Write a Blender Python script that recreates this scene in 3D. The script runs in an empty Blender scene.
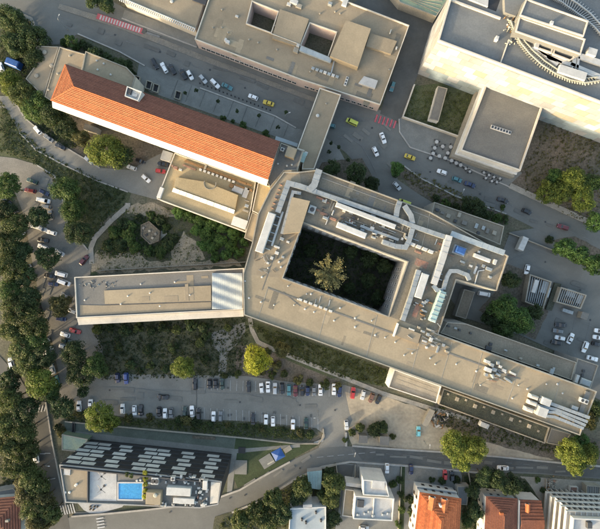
import bpy, math, random
import numpy as np
from mathutils import Vector
from mathutils.geometry import tessellate_polygon
random.seed(7); np.random.seed(7)
scene = bpy.context.scene
C = scene.collection

# ------------------------------------------------------------------ camera, sky, sun, exposure
CAM_H = 160.0            # drone height over the ground, metres
MPP = 0.4                # metres of ground per photo pixel
SUN_EL, SUN_FROM = math.radians(10.0), math.radians(213.0)   # elevation; direction the light comes from (world, ccw from +x)
cam_d = bpy.data.cameras.new('camera'); cam = bpy.data.objects.new('camera', cam_d); C.objects.link(cam)
cam.location = (0, 0, CAM_H); cam.rotation_euler = (0, 0, 0)
cam_d.sensor_width = 36; cam_d.sensor_fit = 'HORIZONTAL'; cam_d.lens = 36 * CAM_H / (600 * MPP)
cam_d.clip_end = 20000; cam_d.clip_start = 1
scene.camera = cam
world = bpy.data.worlds.new('World'); scene.world = world; world.use_nodes = True
wn = world.node_tree; bg = wn.nodes['Background']
sky = wn.nodes.new('ShaderNodeTexSky'); sky.sky_type = 'NISHITA'; sky.sun_disc = False
sky.sun_elevation = SUN_EL
sky.sun_rotation = math.radians(90) - SUN_FROM
sky.air_density = 1.0; sky.dust_density = 3.0; sky.ozone_density = 0.4
wn.links.new(sky.outputs[0], bg.inputs[0]); bg.inputs[1].default_value = 0.15
sd = bpy.data.lights.new('sun', 'SUN'); sun = bpy.data.objects.new('sun', sd); C.objects.link(sun)
sd.energy = 1.95; sd.angle = math.radians(2.5); sd.color = (1.0, 0.81, 0.57)
dvec = Vector((math.cos(SUN_FROM) * math.cos(SUN_EL), math.sin(SUN_FROM) * math.cos(SUN_EL), math.sin(SUN_EL)))
sun.rotation_euler = dvec.to_track_quat('Z', 'Y').to_euler(); sun.location = dvec * 300
vs = scene.view_settings
vs.view_transform = 'Standard'; vs.look = 'None'; vs.gamma = 1; vs.exposure = 2.25; vs.use_curve_mapping = False

# ------------------------------------------------------------------ helpers
def P(px, py, h=0.0):
    """ground plan point that stands h metres up and shows at photo pixel (px, py)"""
    k = MPP * (CAM_H - h) / CAM_H
    return ((px - 300) * k, -(py - 264.5) * k)
def PL(pts, h=0.0): return [P(x, y, h) for x, y in pts]
def area(p): return 0.5 * sum(p[i][0] * p[(i + 1) % len(p)][1] - p[(i + 1) % len(p)][0] * p[i][1] for i in range(len(p)))
def ccw(p): return list(p) if area(p) > 0 else list(p)[::-1]
def offset(pts, d, closed):
    """mitred offset to the left by d"""
    n = len(pts); out = []
    for i in range(n):
        p = Vector(pts[i])
        a = Vector(pts[i - 1]) if (i > 0 or closed) else None
        b = Vector(pts[(i + 1) % n]) if (i < n - 1 or closed) else None
        d1 = (p - a).normalized() if a is not None else None
        d2 = (b - p).normalized() if b is not None else None
        if d1 is None: d1 = d2
        if d2 is None: d2 = d1
        n1 = Vector((-d1.y, d1.x)); n2 = Vector((-d2.y, d2.x))
        m = n1 + n2
        if m.length < 1e-4: m = n1.copy()
        m.normalize(); s = d / max(0.35, m.dot(n1))
        out.append((p.x + m.x * s, p.y + m.y * s))
    return out
def ragged(pts, amp=1.2, step=6.0, seed=0):
    rnd = random.Random(seed + int(pts[0][0] * 7)); out = []
    n = len(pts)
    for i in range(n):
        a, b = Vector(pts[i]), Vector(pts[(i + 1) % n]); L = (b - a).length; k = max(1, int(L / step))
        nn = Vector((-(b - a).y, (b - a).x)) / max(L, 1e-6)
        for j in range(k):
            q = a + (b - a) * (j / k) + nn * rnd.uniform(-amp, amp)
            out.append((q.x, q.y))
    return out

class MB:
    def __init__(s): s.v = []; s.f = []
    def face(s, pts):
        i = len(s.v); s.v += [tuple(p) for p in pts]; s.f.append(tuple(range(i, i + len(pts)))); return s
    def poly(s, pts, z, holes=()):
        loops = [ccw(pts)] + [ccw(h)[::-1] for h in holes]
        flat = [p for l in loops for p in l]; i = len(s.v)
        s.v += [(p[0], p[1], z) for p in flat]
        for t in tessellate_polygon([[Vector((p[0], p[1], 0)) for p in l] for l in loops]):
            a, b, c = [flat[k] for k in t]
            if (b[0]-a[0])*(c[1]-a[1])-(c[0]-a[0])*(b[1]-a[1]) < 0: t = (t[0], t[2], t[1])
            s.f.append(tuple(i + k for k in t))
        return s
    def sides(s, pts, z0, z1, inward=False):
        p = ccw(pts)
        if inward: p = p[::-1]
        n = len(p); i = len(s.v)
        s.v += [(q[0], q[1], z0) for q in p] + [(q[0], q[1], z1) for q in p]
        for k in range(n):
            m = (k + 1) % n; s.f.append((i + k, i + m, i + n + m, i + n + k))
        return s
    def prism(s, pts, z0, z1, bottom=False):
        s.sides(pts, z0, z1); s.poly(pts, z1)
        if bottom:
            k = len(s.f); s.poly(pts, z0); s.f[k:] = [t[::-1] for t in s.f[k:]]
        return s
    def strip(s, pts, w, z0, z1, closed=False, shift=0.0, zlist=None):
        L = offset(pts, shift + w / 2, closed); R = offset(pts, shift - w / 2, closed)
        n = len(pts); i = len(s.v)
        for q in range(n):
            dz = zlist[q] if zlist else 0
            s.v += [(L[q][0], L[q][1], z0 + dz), (R[q][0], R[q][1], z0 + dz), (R[q][0], R[q][1], z1 + dz), (L[q][0], L[q][1], z1 + dz)]
        for q in range(n if closed else n - 1):
            a = i + 4 * q; b = i + 4 * ((q + 1) % n)
            for k in range(4):
                m = (k + 1) % 4; s.f.append((a + k, a + m, b + m, b + k)[::-1])
        if not closed:
            s.f.append((i, i + 1, i + 2, i + 3)); e = i + 4 * (n - 1); s.f.append((e + 3, e + 2, e + 1, e))
        return s
    def flat(s, pts, w, z, closed=False):
        L = offset(pts, w / 2, closed); R = offset(pts, -w / 2, closed); n = len(pts)
        for q in range(n if closed else n - 1):
            m = (q + 1) % n
            s.face([(R[q][0], R[q][1], z), (R[m][0], R[m][1], z), (L[m][0], L[m][1], z), (L[q][0], L[q][1], z)])
        return s
    def box(s, c, size, rz=0.0, bev=0.0):
        x, y, z = size[0] / 2, size[1] / 2, size[2]; ca, sa = math.cos(rz), math.sin(rz); i = len(s.v)
        if bev:
            b = bev
            rings = [(x, y, 0), (x, y, z - b), (x - b, y - b, z)]
        else: rings = [(x, y, 0), (x, y, z)]
        for (hx, hy, hz) in rings:
            for (ux, uy) in ((-1, -1), (1, -1), (1, 1), (-1, 1)):
                s.v.append((c[0] + ux * hx * ca - uy * hy * sa, c[1] + ux * hx * sa + uy * hy * ca, c[2] + hz))
        for r in range(len(rings) - 1):
            for k in range(4):
                m = (k + 1) % 4; s.f.append((i + 4*r + k, i + 4*r + m, i + 4*r + 4 + m, i + 4*r + 4 + k))
        t = i + 4 * (len(rings) - 1); s.f.append((t, t + 1, t + 2, t + 3)); s.f.append((i + 3, i + 2, i + 1, i))
        return s
    def cyl(s, c, r0, r1, h, n=10, cap=True):
        i = len(s.v)
        for k in range(n):
            a = 2 * math.pi * k / n; s.v.append((c[0] + r0 * math.cos(a), c[1] + r0 * math.sin(a), c[2]))
        for k in range(n):
            a = 2 * math.pi * k / n; s.v.append((c[0] + r1 * math.cos(a), c[1] + r1 * math.sin(a), c[2] + h))
        for k in range(n):
            m = (k + 1) % n; s.f.append((i + k, i + m, i + n + m, i + n + k))
        if cap: s.f.append(tuple(i + n + k for k in range(n))); s.f.append(tuple(i + n - 1 - k for k in range(n)))
        return s
    def tube(s, pts, r, n=8):
        pts = [Vector(p) for p in pts]; i = len(s.v)
        rs = r if isinstance(r, (list, tuple)) else [r] * len(pts)
        for q, p in enumerate(pts):
            d = (pts[min(q + 1, len(pts) - 1)] - pts[max(q - 1, 0)]).normalized()
            u = d.cross(Vector((0, 0, 1)))
            if u.length < 1e-3: u = Vector((1, 0, 0))
            u.normalize(); w = u.cross(d)
            for k in range(n):
                a = 2 * math.pi * k / n; t = p + (u * math.cos(a) + w * math.sin(a)) * rs[q]; s.v.append(tuple(t))
        for q in range(len(pts) - 1):
            for k in range(n):
                m = (k + 1) % n; s.f.append((i + q*n + k, i + q*n + m, i + q*n + n + m, i + q*n + n + k)[::-1])
        s.f.append(tuple(i + k for k in range(n))); e = i + n * (len(pts) - 1); s.f.append(tuple(e + n - 1 - k for k in range(n)))
        return s
    def build(s, name, mat, parent=None, smooth=False):
        o = ORG.get(parent.name, (0, 0, 0)) if parent else (0, 0, 0)
        me = bpy.data.meshes.new(name)
        me.from_pydata([(v[0] - o[0], v[1] - o[1], v[2] - o[2]) for v in s.v], [], s.f)
        if smooth: me.polygons.foreach_set('use_smooth', [True] * len(me.polygons))
        me.materials.append(mat); me.update()
        ob = bpy.data.objects.new(name, me); C.objects.link(ob)
        if parent: ob.parent = parent; ORG[ob.name] = o
        return ob
ORG = {}
def tag(o, label, cat=None, group=None, kind=None):
    o['label'] = label
    if cat: o['category'] = cat
    if group: o['group'] = group
    if kind: o['kind'] = kind
    return o
def thing(name, label, cat, loc, group=None):
    o = bpy.data.objects.new(name, None); C.objects.link(o); o.location = loc; o.empty_display_size = 1
    ORG[o.name] = tuple(loc); return tag(o, label, cat, group)
def struct(o, label=None):
    o['kind'] = 'structure'
    if label: o['label'] = label
    return o
def link_copy(src, parent, loc=(0, 0, 0), rz=0.0, scale=None, name=None):
    c = src.copy(); C.objects.link(c); c.parent = parent; c.location = loc; c.rotation_euler = (0, 0, rz)
    if scale: c.scale = scale
    return c
def inst(mesh, name, parent, loc, rz=0.0, scale=(1, 1, 1)):
    c = bpy.data.objects.new(name, mesh); C.objects.link(c); c.parent = parent; c.location = loc; c.rotation_euler = (0, 0, rz); c.scale = scale
    return c

# ------------------------------------------------------------------ materials
def mat(name, col, col2=None, scale=0.3, rough=0.85, bump=0.0, bscale=4.0, metal=0.0, spec=0.3, speck=0.12, coat=0.0, mixw=0.35, streak=None, island=0.0, stain=0.18):
    m = bpy.data.materials.new(name); m.use_nodes = True; nt = m.node_tree; N = nt.nodes; Lk = nt.links.new
    b = N['Principled BSDF']; b.inputs['Roughness'].default_value = rough; b.inputs['Metallic'].default_value = metal
    b.inputs['Specular IOR Level'].default_value = spec; b.inputs['Coat Weight'].default_value = coat
    geo = N.new('ShaderNodeNewGeometry')
    mp = N.new('ShaderNodeMapping'); Lk(geo.outputs['Position'], mp.inputs[0])
    if streak: mp.inputs['Scale'].default_value = streak[1]; mp.inputs['Rotation'].default_value = (0, 0, streak[0])
    n1 = N.new('ShaderNodeTexNoise'); n1.inputs['Scale'].default_value = scale; n1.inputs['Detail'].default_value = 5; n1.inputs['Roughness'].default_value = 0.65
    Lk(mp.outputs[0], n1.inputs[0])
    r = N.new('ShaderNodeValToRGB'); r.color_ramp.elements[0].position = 0.5 - mixw / 2; r.color_ramp.elements[1].position = 0.5 + mixw / 2
    c2 = col2 if col2 else tuple(c * 0.8 for c in col)
    r.color_ramp.elements[0].color = (*col, 1); r.color_ramp.elements[1].color = (*c2, 1)
    Lk(n1.outputs[0], r.inputs[0])
    n2 = N.new('ShaderNodeTexNoise'); n2.inputs['Scale'].default_value = bscale; n2.inputs['Detail'].default_value = 3; Lk(geo.outputs['Position'], n2.inputs[0])
    mr = N.new('ShaderNodeMapRange'); mr.inputs[1].default_value = 0.25; mr.inputs[2].default_value = 0.75
    mr.inputs[3].default_value = 1 - speck * 1.6; mr.inputs[4].default_value = 1 + speck * 1.6; Lk(n2.outputs[0], mr.inputs[0])
    mx = N.new('ShaderNodeVectorMath'); mx.operation = 'SCALE'; Lk(r.outputs[0], mx.inputs[0]); Lk(mr.outputs[0], mx.inputs['Scale'])
    n3 = N.new('ShaderNodeTexNoise'); n3.inputs['Scale'].default_value = scale * .35; n3.inputs['Detail'].default_value = 8; n3.inputs['Roughness'].default_value = .75; n3.inputs['Distortion'].default_value = .6; Lk(geo.outputs['Position'], n3.inputs[0])
    m3 = N.new('ShaderNodeMapRange'); m3.inputs[1].default_value = .32; m3.inputs[2].default_value = .62; m3.inputs[3].default_value = 1 - stain; m3.inputs[4].default_value = 1 + stain * .35; Lk(n3.outputs[0], m3.inputs[0])
    my = N.new('ShaderNodeVectorMath'); my.operation = 'SCALE'; Lk(mx.outputs[0], my.inputs[0]); Lk(m3.outputs[0], my.inputs['Scale'])
    src = my.outputs[0]
    if island:
        oi = N.new('ShaderNodeObjectInfo'); m2 = N.new('ShaderNodeMapRange'); Lk(oi.outputs['Random'], m2.inputs[0])
        m2.inputs[3].default_value = 1 - island; m2.inputs[4].default_value = 1 + island
        mz = N.new('ShaderNodeVectorMath'); mz.operation = 'SCALE'; Lk(src, mz.inputs[0]); Lk(m2.outputs[0], mz.inputs['Scale']); src = mz.outputs[0]
    Lk(src, b.inputs['Base Color'])
    if bump:
        bp = N.new('ShaderNodeBump'); bp.inputs['Strength'].default_value = bump; bp.inputs['Distance'].default_value = 0.1
        Lk(n2.outputs[0], bp.inputs['Height']); Lk(bp.outputs[0], b.inputs['Normal'])
    return m
def leafmat(name, col, col2, trans=0.45):
    m = bpy.data.materials.new(name); m.use_nodes = True; nt = m.node_tree; N = nt.nodes; Lk = nt.links.new
    b = N['Principled BSDF']; b.inputs['Roughness'].default_value = 0.6; b.inputs['Specular IOR Level'].default_value = 0.25
    geo = N.new('ShaderNodeNewGeometry'); oi = N.new('ShaderNodeObjectInfo')
    r = N.new('ShaderNodeValToRGB'); r.color_ramp.elements[0].color = (*col, 1); r.color_ramp.elements[1].color = (*col2, 1)
    Lk(geo.outputs['Random Per Island'], r.inputs[0])
    m2 = N.new('ShaderNodeMapRange'); Lk(oi.outputs['Random'], m2.inputs[0]); m2.inputs[3].default_value = 0.75; m2.inputs[4].default_value = 1.25
    mz = N.new('ShaderNodeVectorMath'); mz.operation = 'SCALE'; Lk(r.outputs[0], mz.inputs[0]); Lk(m2.outputs[0], mz.inputs['Scale'])
    nz = N.new('ShaderNodeTexNoise'); nz.inputs['Scale'].default_value = .55; nz.inputs['Detail'].default_value = 3; Lk(geo.outputs['Position'], nz.inputs[0])
    m4 = N.new('ShaderNodeMapRange'); m4.inputs[1].default_value = .32; m4.inputs[2].default_value = .68; m4.inputs[3].default_value = .6; m4.inputs[4].default_value = 1.3; Lk(nz.outputs[0], m4.inputs[0])
    mw = N.new('ShaderNodeVectorMath'); mw.operation = 'SCALE'; Lk(mz.outputs[0], mw.inputs[0]); Lk(m4.outputs[0], mw.inputs['Scale']); mz = mw
    Lk(mz.outputs[0], b.inputs['Base Color'])
    t = N.new('ShaderNodeBsdfTranslucent'); Lk(mz.outputs[0], t.inputs[0])
    mixs = N.new('ShaderNodeMixShader'); mixs.inputs[0].default_value = trans
    Lk(b.outputs[0], mixs.inputs[1]); Lk(t.outputs[0], mixs.inputs[2]); Lk(mixs.outputs[0], N['Material Output'].inputs[0])
    return m
M = {}
def dm(k, *a, **kw): M[k] = mat(k, *a, **kw)
dm('ground', (.115,.10,.075), (.06,.07,.04), scale=.07, bscale=1.5, bump=.4, speck=.25)
dm('grass', (.045,.06,.026), (.075,.078,.042), scale=.12, bscale=2.2, bump=.5, speck=.3)
dm('lawn', (.024,.04,.017), (.04,.055,.024), scale=.2, bscale=3, bump=.4, speck=.2)
dm('scrubland', (.04,.048,.026), (.072,.07,.042), scale=.16, bscale=2.0, bump=.5, speck=.35)
dm('dirt', (.34,.295,.215), (.235,.205,.155), scale=.09, bscale=.9, bump=.15, speck=.1, mixw=.25)
dm('pale_dirt', (.275,.23,.16), (.205,.175,.125), scale=.25, bscale=1.6, bump=.5, speck=.25)
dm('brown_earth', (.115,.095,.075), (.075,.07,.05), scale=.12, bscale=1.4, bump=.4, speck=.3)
dm('shade_earth', (.035,.036,.026), (.022,.023,.016), scale=.2, bscale=2, speck=.2)  # earth colour lowered to carry the deep shade of the courtyard
dm('asphalt', (.135,.137,.127), (.11,.112,.104), scale=.12, bscale=6, speck=.08, rough=.9, streak=(math.radians(20), (.35, 1, 1)))
dm('asphalt_pale', (.18,.178,.16), (.145,.144,.13), scale=.1, bscale=5, speck=.1, rough=.9)
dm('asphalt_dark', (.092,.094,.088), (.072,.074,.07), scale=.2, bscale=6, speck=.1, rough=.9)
dm('asphalt_patch2', (.15,.15,.136), (.13,.13,.118), scale=.4, bscale=5, speck=.1)
dm('asphalt_patch', (.112,.114,.107), (.095,.097,.091), scale=.4, bscale=5, speck=.1)
dm('asphalt_brown', (.19,.18,.155), (.14,.134,.118), scale=.12, bscale=4, speck=.14, rough=.92)
dm('paving', (.175,.178,.165), (.14,.143,.132), scale=.2, bscale=4, speck=.1)
dm('paved_green', (.10,.115,.095), (.075,.09,.072), scale=.2, bscale=3, speck=.12)
dm('mortar', (.42,.19,.09), (.34,.14,.065), scale=.8, bscale=3, speck=.15)
dm('mortar_shade', (.24,.11,.075), (.19,.085,.06), scale=.8, bscale=3, speck=.15)  # mortar colour darkened for the unlit slope of the orange roof
dm('sandy_paving', (.185,.17,.14), (.14,.135,.12), scale=.3, bscale=3, speck=.14)
dm('path', (.27,.255,.22), (.2,.19,.165), scale=.3, bscale=3, speck=.14)
dm('kerb', (.32,.31,.28), (.25,.24,.22), scale=.5, bscale=4, speck=.12)
dm('white_line', (.42,.43,.43), (.3,.31,.31), scale=1.2, bscale=6, speck=.2)
dm('faint_line', (.17,.18,.18), (.13,.135,.135), scale=1.5, bscale=6, speck=.2)
dm('pink_line', (.42,.10,.12), (.34,.09,.10), scale=1.0, bscale=6, speck=.15)
dm('roof_beige', (.275,.228,.155), (.225,.188,.13), scale=.11, bscale=1.6, speck=.05, rough=.9)
dm('roof_beige2', (.25,.208,.145), (.208,.174,.124), scale=.15, bscale=2.0, speck=.05, rough=.9)
dm('roof_beige3', (.3,.248,.168), (.25,.208,.145), scale=.2, bscale=2, speck=.05)
dm('roof_beige4', (.22,.185,.13), (.19,.16,.115), scale=.2, bscale=2, speck=.05)
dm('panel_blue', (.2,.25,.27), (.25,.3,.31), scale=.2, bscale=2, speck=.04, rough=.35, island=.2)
dm('panel_cream', (.31,.285,.22), (.27,.25,.2), scale=.2, bscale=2, speck=.04, rough=.6, island=.15)
dm('roof_brown', (.175,.155,.12), (.135,.122,.095), scale=.18, bscale=2.0, speck=.12, rough=.9)
dm('roof_grey', (.15,.145,.13), (.12,.118,.11), scale=.12, bscale=2.0, speck=.08, rough=.88)
dm('roof_slate', (.12,.128,.13), (.145,.15,.145), scale=.1, bscale=2.0, speck=.07, rough=.8, streak=(math.radians(20), (.4,1.4,1)))
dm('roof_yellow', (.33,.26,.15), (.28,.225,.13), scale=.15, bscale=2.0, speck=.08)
dm('roof_white', (.4,.4,.385), (.32,.32,.31), scale=.3, bscale=3, speck=.06)
dm('concrete', (.27,.25,.205), (.21,.195,.16), scale=.3, bscale=3, speck=.1)
dm('cream_wall', (.48,.44,.37), (.42,.39,.33), scale=.3, bscale=3, speck=.05)
dm('white_wall', (.5,.5,.47), (.44,.44,.42), scale=.3, bscale=3, speck=.05)
dm('pink_wall', (.42,.34,.30), (.36,.30,.27), scale=.3, bscale=3, speck=.06)
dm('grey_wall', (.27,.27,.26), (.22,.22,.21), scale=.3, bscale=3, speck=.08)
dm('dark_wall', (.03,.031,.033), (.022,.023,.025), scale=.4, bscale=3, speck=.1, rough=.6)
dm('panel', (.285,.295,.295), (.25,.26,.26), scale=.2, bscale=2, speck=.04, rough=.6, island=.2)
dm('panel_grey', (.4,.42,.42), (.35,.37,.37), scale=.5, bscale=3, speck=.05, rough=.5, island=.08)
dm('tile_orange', (.40,.125,.046), (.29,.085,.032), scale=1.1, bscale=2.4, speck=.14, bump=.3, island=.2)
dm('tile_red_and_shade', (.17,.068,.042), (.125,.05,.032), scale=.5, bscale=2.4, speck=.16, bump=.3, island=.12)  # red house tiles; on the orange hall its dark tone stands for shade
dm('metal', (.3,.32,.32), (.25,.27,.27), scale=.6, bscale=3, speck=.06, rough=.45, metal=.35)
dm('metal_white', (.43,.43,.41), (.36,.36,.34), scale=.5, bscale=3, speck=.05, rough=.5)
dm('metal_blue', (.25,.29,.31), (.31,.345,.355), scale=.2, bscale=3, speck=.05, rough=.65, metal=.3)
dm('metal_teal', (.25,.36,.34), (.3,.4,.38), scale=.5, bscale=3, speck=.08, rough=.5)
dm('dark_metal', (.05,.052,.055), (.04,.042,.045), scale=.5, bscale=3, speck=.1, rough=.5)
dm('rust', (.25,.12,.08), (.2,.15,.12), scale=.7, bscale=3, speck=.2)
dm('blue_paint', (.03,.09,.27), (.02,.065,.2), scale=.6, bscale=3, speck=.15, rough=.5)
dm('pool_water', (.035,.2,.42), (.05,.26,.48), scale=.35, bscale=2.2, speck=.1, rough=.06, spec=.5, bump=.5)
dm('window_glass', (.02,.025,.03), (.035,.04,.045), scale=.4, bscale=3, speck=.05, rough=.08, spec=.6)
dm('green_glass', (.13,.19,.15), (.2,.24,.15), scale=.3, bscale=3, speck=.1, rough=.2, spec=.5)
dm('car_glass', (.012,.014,.017), (.02,.022,.025), scale=1, bscale=3, speck=.05, rough=.06, spec=.6)
dm('tyre', (.015,.015,.015), (.02,.02,.02), scale=2, rough=.9)
dm('rim', (.35,.36,.37), (.3,.3,.3), scale=2, rough=.35, metal=.8)
dm('lamp_white', (.7,.7,.68), (.6,.6,.6), scale=2, rough=.2)
dm('lamp_red', (.35,.02,.02), (.3,.02,.02), scale=2, rough=.2)
dm('lattice', (.34,.34,.28), (.28,.28,.24), scale=.6, bscale=3, speck=.1)
dm('green_roof', (.035,.042,.03), (.06,.062,.045), scale=.25, bscale=2, speck=.3, bump=.4)
dm('bark', (.09,.07,.05), (.06,.05,.035), scale=2, bscale=6, speck=.2, bump=.4)
dm('brown_wood', (.2,.12,.06), (.16,.1,.05), scale=.8, bscale=3, speck=.15)
LEAF = {
 'dark': leafmat('leaf_dark', (.027,.048,.018), (.062,.09,.033)),
 'mid': leafmat('leaf_mid', (.038,.07,.02), (.082,.128,.034)),
 'olive': leafmat('leaf_olive', (.045,.068,.023), (.105,.125,.038)),
 'bright': leafmat('leaf_bright', (.075,.115,.02), (.185,.215,.042)),
 'yellow': leafmat('leaf_yellow', (.2,.225,.02), (.4,.4,.05)),
 'pale': leafmat('leaf_pale', (.17,.155,.06), (.36,.31,.13)),
 'brown': leafmat('leaf_brown', (.075,.08,.03), (.14,.135,.05)),
 'green': leafmat('leaf_green', (.04,.09,.024), (.09,.16,.04)),
}
PAINT = {}
for nm, c in dict(white=(.72,.72,.71), silver=(.4,.42,.43), grey=(.14,.15,.155), black=(.012,.013,.015), navy=(.012,.022,.07), blue=(.02,.05,.2),
                  red=(.38,.025,.02), maroon=(.11,.015,.018), green=(.015,.04,.03), teal=(.05,.16,.18), yellow=(.55,.4,.04), lime=(.42,.46,.06),
                  turquoise=(.18,.5,.55), brown=(.12,.06,.035)).items():
    PAINT[nm] = mat('paint_' + nm, c, tuple(x * .93 for x in c), scale=.8, rough=.35, spec=.5, coat=.6, speck=.03, metal=.0)
# ------------------------------------------------------------------ the ground and everything painted on it
ZL = [0.0]
SHEETS = []
def sheet(name, pts, m, label=None, rag=0.0, parent=None, step=6.0):
    ZL[0] += 0.004
    if rag: pts = ragged(pts, rag, step, int(ZL[0] * 1000))
    SHEETS.append((PL(pts), ZL[0]))
    o = MB().poly(PL(pts), ZL[0]).build(name, M[m], parent)
    if not parent: struct(o, label)
    return o
def inside(p, poly):
    c = False; j = len(poly) - 1
    for i in range(len(poly)):
        if (poly[i][1] > p[1]) != (poly[j][1] > p[1]) and p[0] < (poly[j][0]-poly[i][0])*(p[1]-poly[i][1])/(poly[j][1]-poly[i][1]) + poly[i][0]: c = not c
        j = i
    return c
def ground_z(x, y):
    z = 0.0
    for poly, h in SHEETS:
        if inside((x, y), poly): z = max(z, h)
    return z
g = MB(); g.face([(-6000, -6000, 0), (6000, -6000, 0), (6000, 6000, 0), (-6000, 6000, 0)]); struct(g.build('ground', M['ground']), 'bare earth and dry grass between the buildings')
sheet('grass_slope', [(-60,95),(5,95),(30,135),(60,158),(100,176),(132,190),(128,205),(100,222),(92,250),(98,275),(60,275),(40,190),(0,160),(-60,160)], 'grass', 'dark grass slope beside the curved drive', 1.0)
sheet('grass_slope', [(-30,15),(40,15),(38,60),(26,82),(60,125),(110,165),(60,150),(20,110),(-30,100)], 'scrubland', 'dark planted slope west of the orange roofed hall', 1.0)
sheet('earth_slope', [(70,110),(165,150),(150,165),(95,165),(70,150)], 'brown_earth', 'brown bank below the orange roofed hall', .8)
sheet('scrub_bank', [(82,268),(95,240),(125,203),(160,205),(245,232),(246,268)], 'scrubland', 'scrubby bank above the left wing', 1.0)
sheet('dirt_patch', [(126,206),(150,202),(172,210),(178,218),(160,217),(140,214),(128,214)], 'pale_dirt', 'pale dirt patch under the annex wall', 1.8, step=4)
sheet('dirt_patch', [(172,252),(183,232),(192,238),(200,250),(205,258),(185,262),(170,262)], 'pale_dirt', 'pale dirt clearing among the green bushes', 1.8, step=4)
sheet('dirt_patch', [(92,262),(98,250),(112,254),(140,252),(150,262),(235,260),(242,266),(100,273),(90,272)], 'pale_dirt', 'stony dirt strip along the left wing', 1.8, step=4)
sheet('scrub_bank', [(92,322),(245,314),(252,330),(240,378),(95,382)], 'scrubland', 'dark scrub garden south of the left wing', 1.0)
sheet('grass_slope', [(246,318),(300,336),(395,372),(390,388),(340,378),(240,380)], 'grass', 'brown grass bank under the main roof', .7)
sheet('earth_slope', [(236,345),(262,345),(290,362),(340,382),(235,382)], 'brown_earth', 'brown earth strip by the yellow tree', .8)
sheet('dirt_patch', [(211,333),(222,330),(245,322),(246,330),(236,345),(228,352),(226,372),(218,376),(220,352),(212,346)], 'asphalt_pale', 'pale worn gap in the scrub garden', .7, step=3)
sheet('courtyard_ground', [(290,225),(405,262),(388,312),(284,276)], 'shade_earth', 'shade-darkened earth in the inner courtyard')
sheet('brown_field', [(478,95),(545,112),(640,140),(640,240),(600,236),(520,192),(508,180),(522,170)], 'brown_earth', 'brown bare field beside the white hall', .5)
sheet('lawn', [(413,86),(478,80),(475,96),(459,138),(402,118)], 'grass', 'walled brown lawn beside the grey hall block')
sheet('brown_field', [(404,165),(418,172),(470,195),(505,212),(512,222),(500,224),(440,206),(412,190),(398,172)], 'brown_earth', 'brown planted island beside the street', .6)
sheet('plaza', [(140,58),(300,120),(330,132),(345,160),(318,172),(300,160),(285,140),(150,92),(136,80)], 'paving', 'grey paved court behind the orange roofed hall')
street = sheet('street', [(-60,-20),(70,-20),(125,8),(200,34),(300,80),(385,112),(402,128),(410,148),(455,163),(505,186),(640,247),(640,285),(600,262),(560,242),(530,226),(506,214),(455,196),(420,178),(404,166),(392,163),(398,180),(420,195),(445,210),(405,212),(380,200),(362,170),(345,152),(325,137),(295,128),(275,116),(200,88),(145,66),(120,52),(78,34),(62,44),(40,46),(34,24),(-10,6),(-60,-8)], 'asphalt', 'grey street crossing the picture from top left to right')
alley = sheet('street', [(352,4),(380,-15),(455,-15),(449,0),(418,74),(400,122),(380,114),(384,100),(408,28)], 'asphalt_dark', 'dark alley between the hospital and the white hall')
drive = sheet('drive', [(-60,112),(-5,108),(6,108),(20,133),(36,150),(60,163),(95,180),(128,192),(158,200),(162,188),(175,155),(168,150),(152,158),(130,170),(100,168),(70,150),(45,135),(25,118),(12,96),(-60,96)], 'asphalt_pale', 'pale curved drive below the orange roofed hall')
lot_left = sheet('parking_yard', [(-60,150),(14,158),(35,164),(55,176),(62,195),(68,225),(88,250),(92,258),(88,300),(92,322),(102,345),(104,358),(90,385),(70,400),(52,405),(60,380),(52,340),(40,300),(32,260),(24,215),(10,180),(-60,170)], 'asphalt_brown', 'worn car park under the trees at left')
lot = sheet('parking_lot', [(70,392),(92,376),(120,374),(246,376),(290,382),(345,385),(392,397),(398,405),(365,418),(346,432),(346,446),(330,455),(312,462),(322,440),(324,434),(316,428),(250,421),(130,417),(80,412)], 'asphalt_pale', 'long grey car park below the main building')
sheet('dirt_yard', [(345,392),(392,398),(425,410),(452,412),(520,432),(560,446),(560,461),(450,454),(390,447),(352,445),(347,430),(352,420)], 'dirt', 'pale dirt yard at the end of the car park', .8)
sheet('earth_bank', [(438,400),(470,408),(550,441),(580,436),(596,440),(640,450),(640,462),(560,461),(500,446),(455,432),(430,412)], 'brown_earth', 'rough earth bank under the green roof', .8)
lower = sheet('street', [(40,560),(64,520),(72,516),(110,513),(150,509),(205,502),(240,489),(262,476),(290,461),(318,448),(346,446),(390,449),(440,452),(500,457),(560,463),(640,470),(640,482),(540,474),(480,472),(420,466),(350,461),(322,466),(296,478),(262,500),(232,512),(190,515),(150,520),(100,528),(90,560)], 'asphalt', 'curving street at the bottom of the picture')
sheet('street', [(75,512),(235,508),(238,516),(215,532),(200,560),(60,560)], 'asphalt', 'grey asphalt forecourt at the bottom left of the street')
lower2 = sheet('street', [(352,446),(390,449),(440,452),(560,463),(640,470),(640,481),(540,473),(420,465),(362,460)], 'asphalt_dark', 'dark resurfaced stretch of the bottom street')
left_street = sheet('street', [(-60,330),(-10,345),(20,378),(34,400),(46,402),(52,440),(60,480),(68,516),(75,560),(20,560),(32,500),(28,440),(18,410),(-10,370),(-60,350)], 'asphalt_dark', 'dark street at left under the tree belt')
yard = sheet('service_yard', [(440,285),(500,258),(510,232),(535,228),(640,285),(640,420),(590,395),(575,360),(520,335),(465,318)], 'asphalt', 'grey service yard at right')
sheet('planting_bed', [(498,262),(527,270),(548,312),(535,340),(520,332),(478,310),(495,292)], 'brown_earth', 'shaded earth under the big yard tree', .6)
sheet('planting_bed', [(553,240),(575,236),(640,270),(640,292),(600,272),(565,258)], 'brown_earth', 'shrub bed at the right edge', .5)
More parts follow.
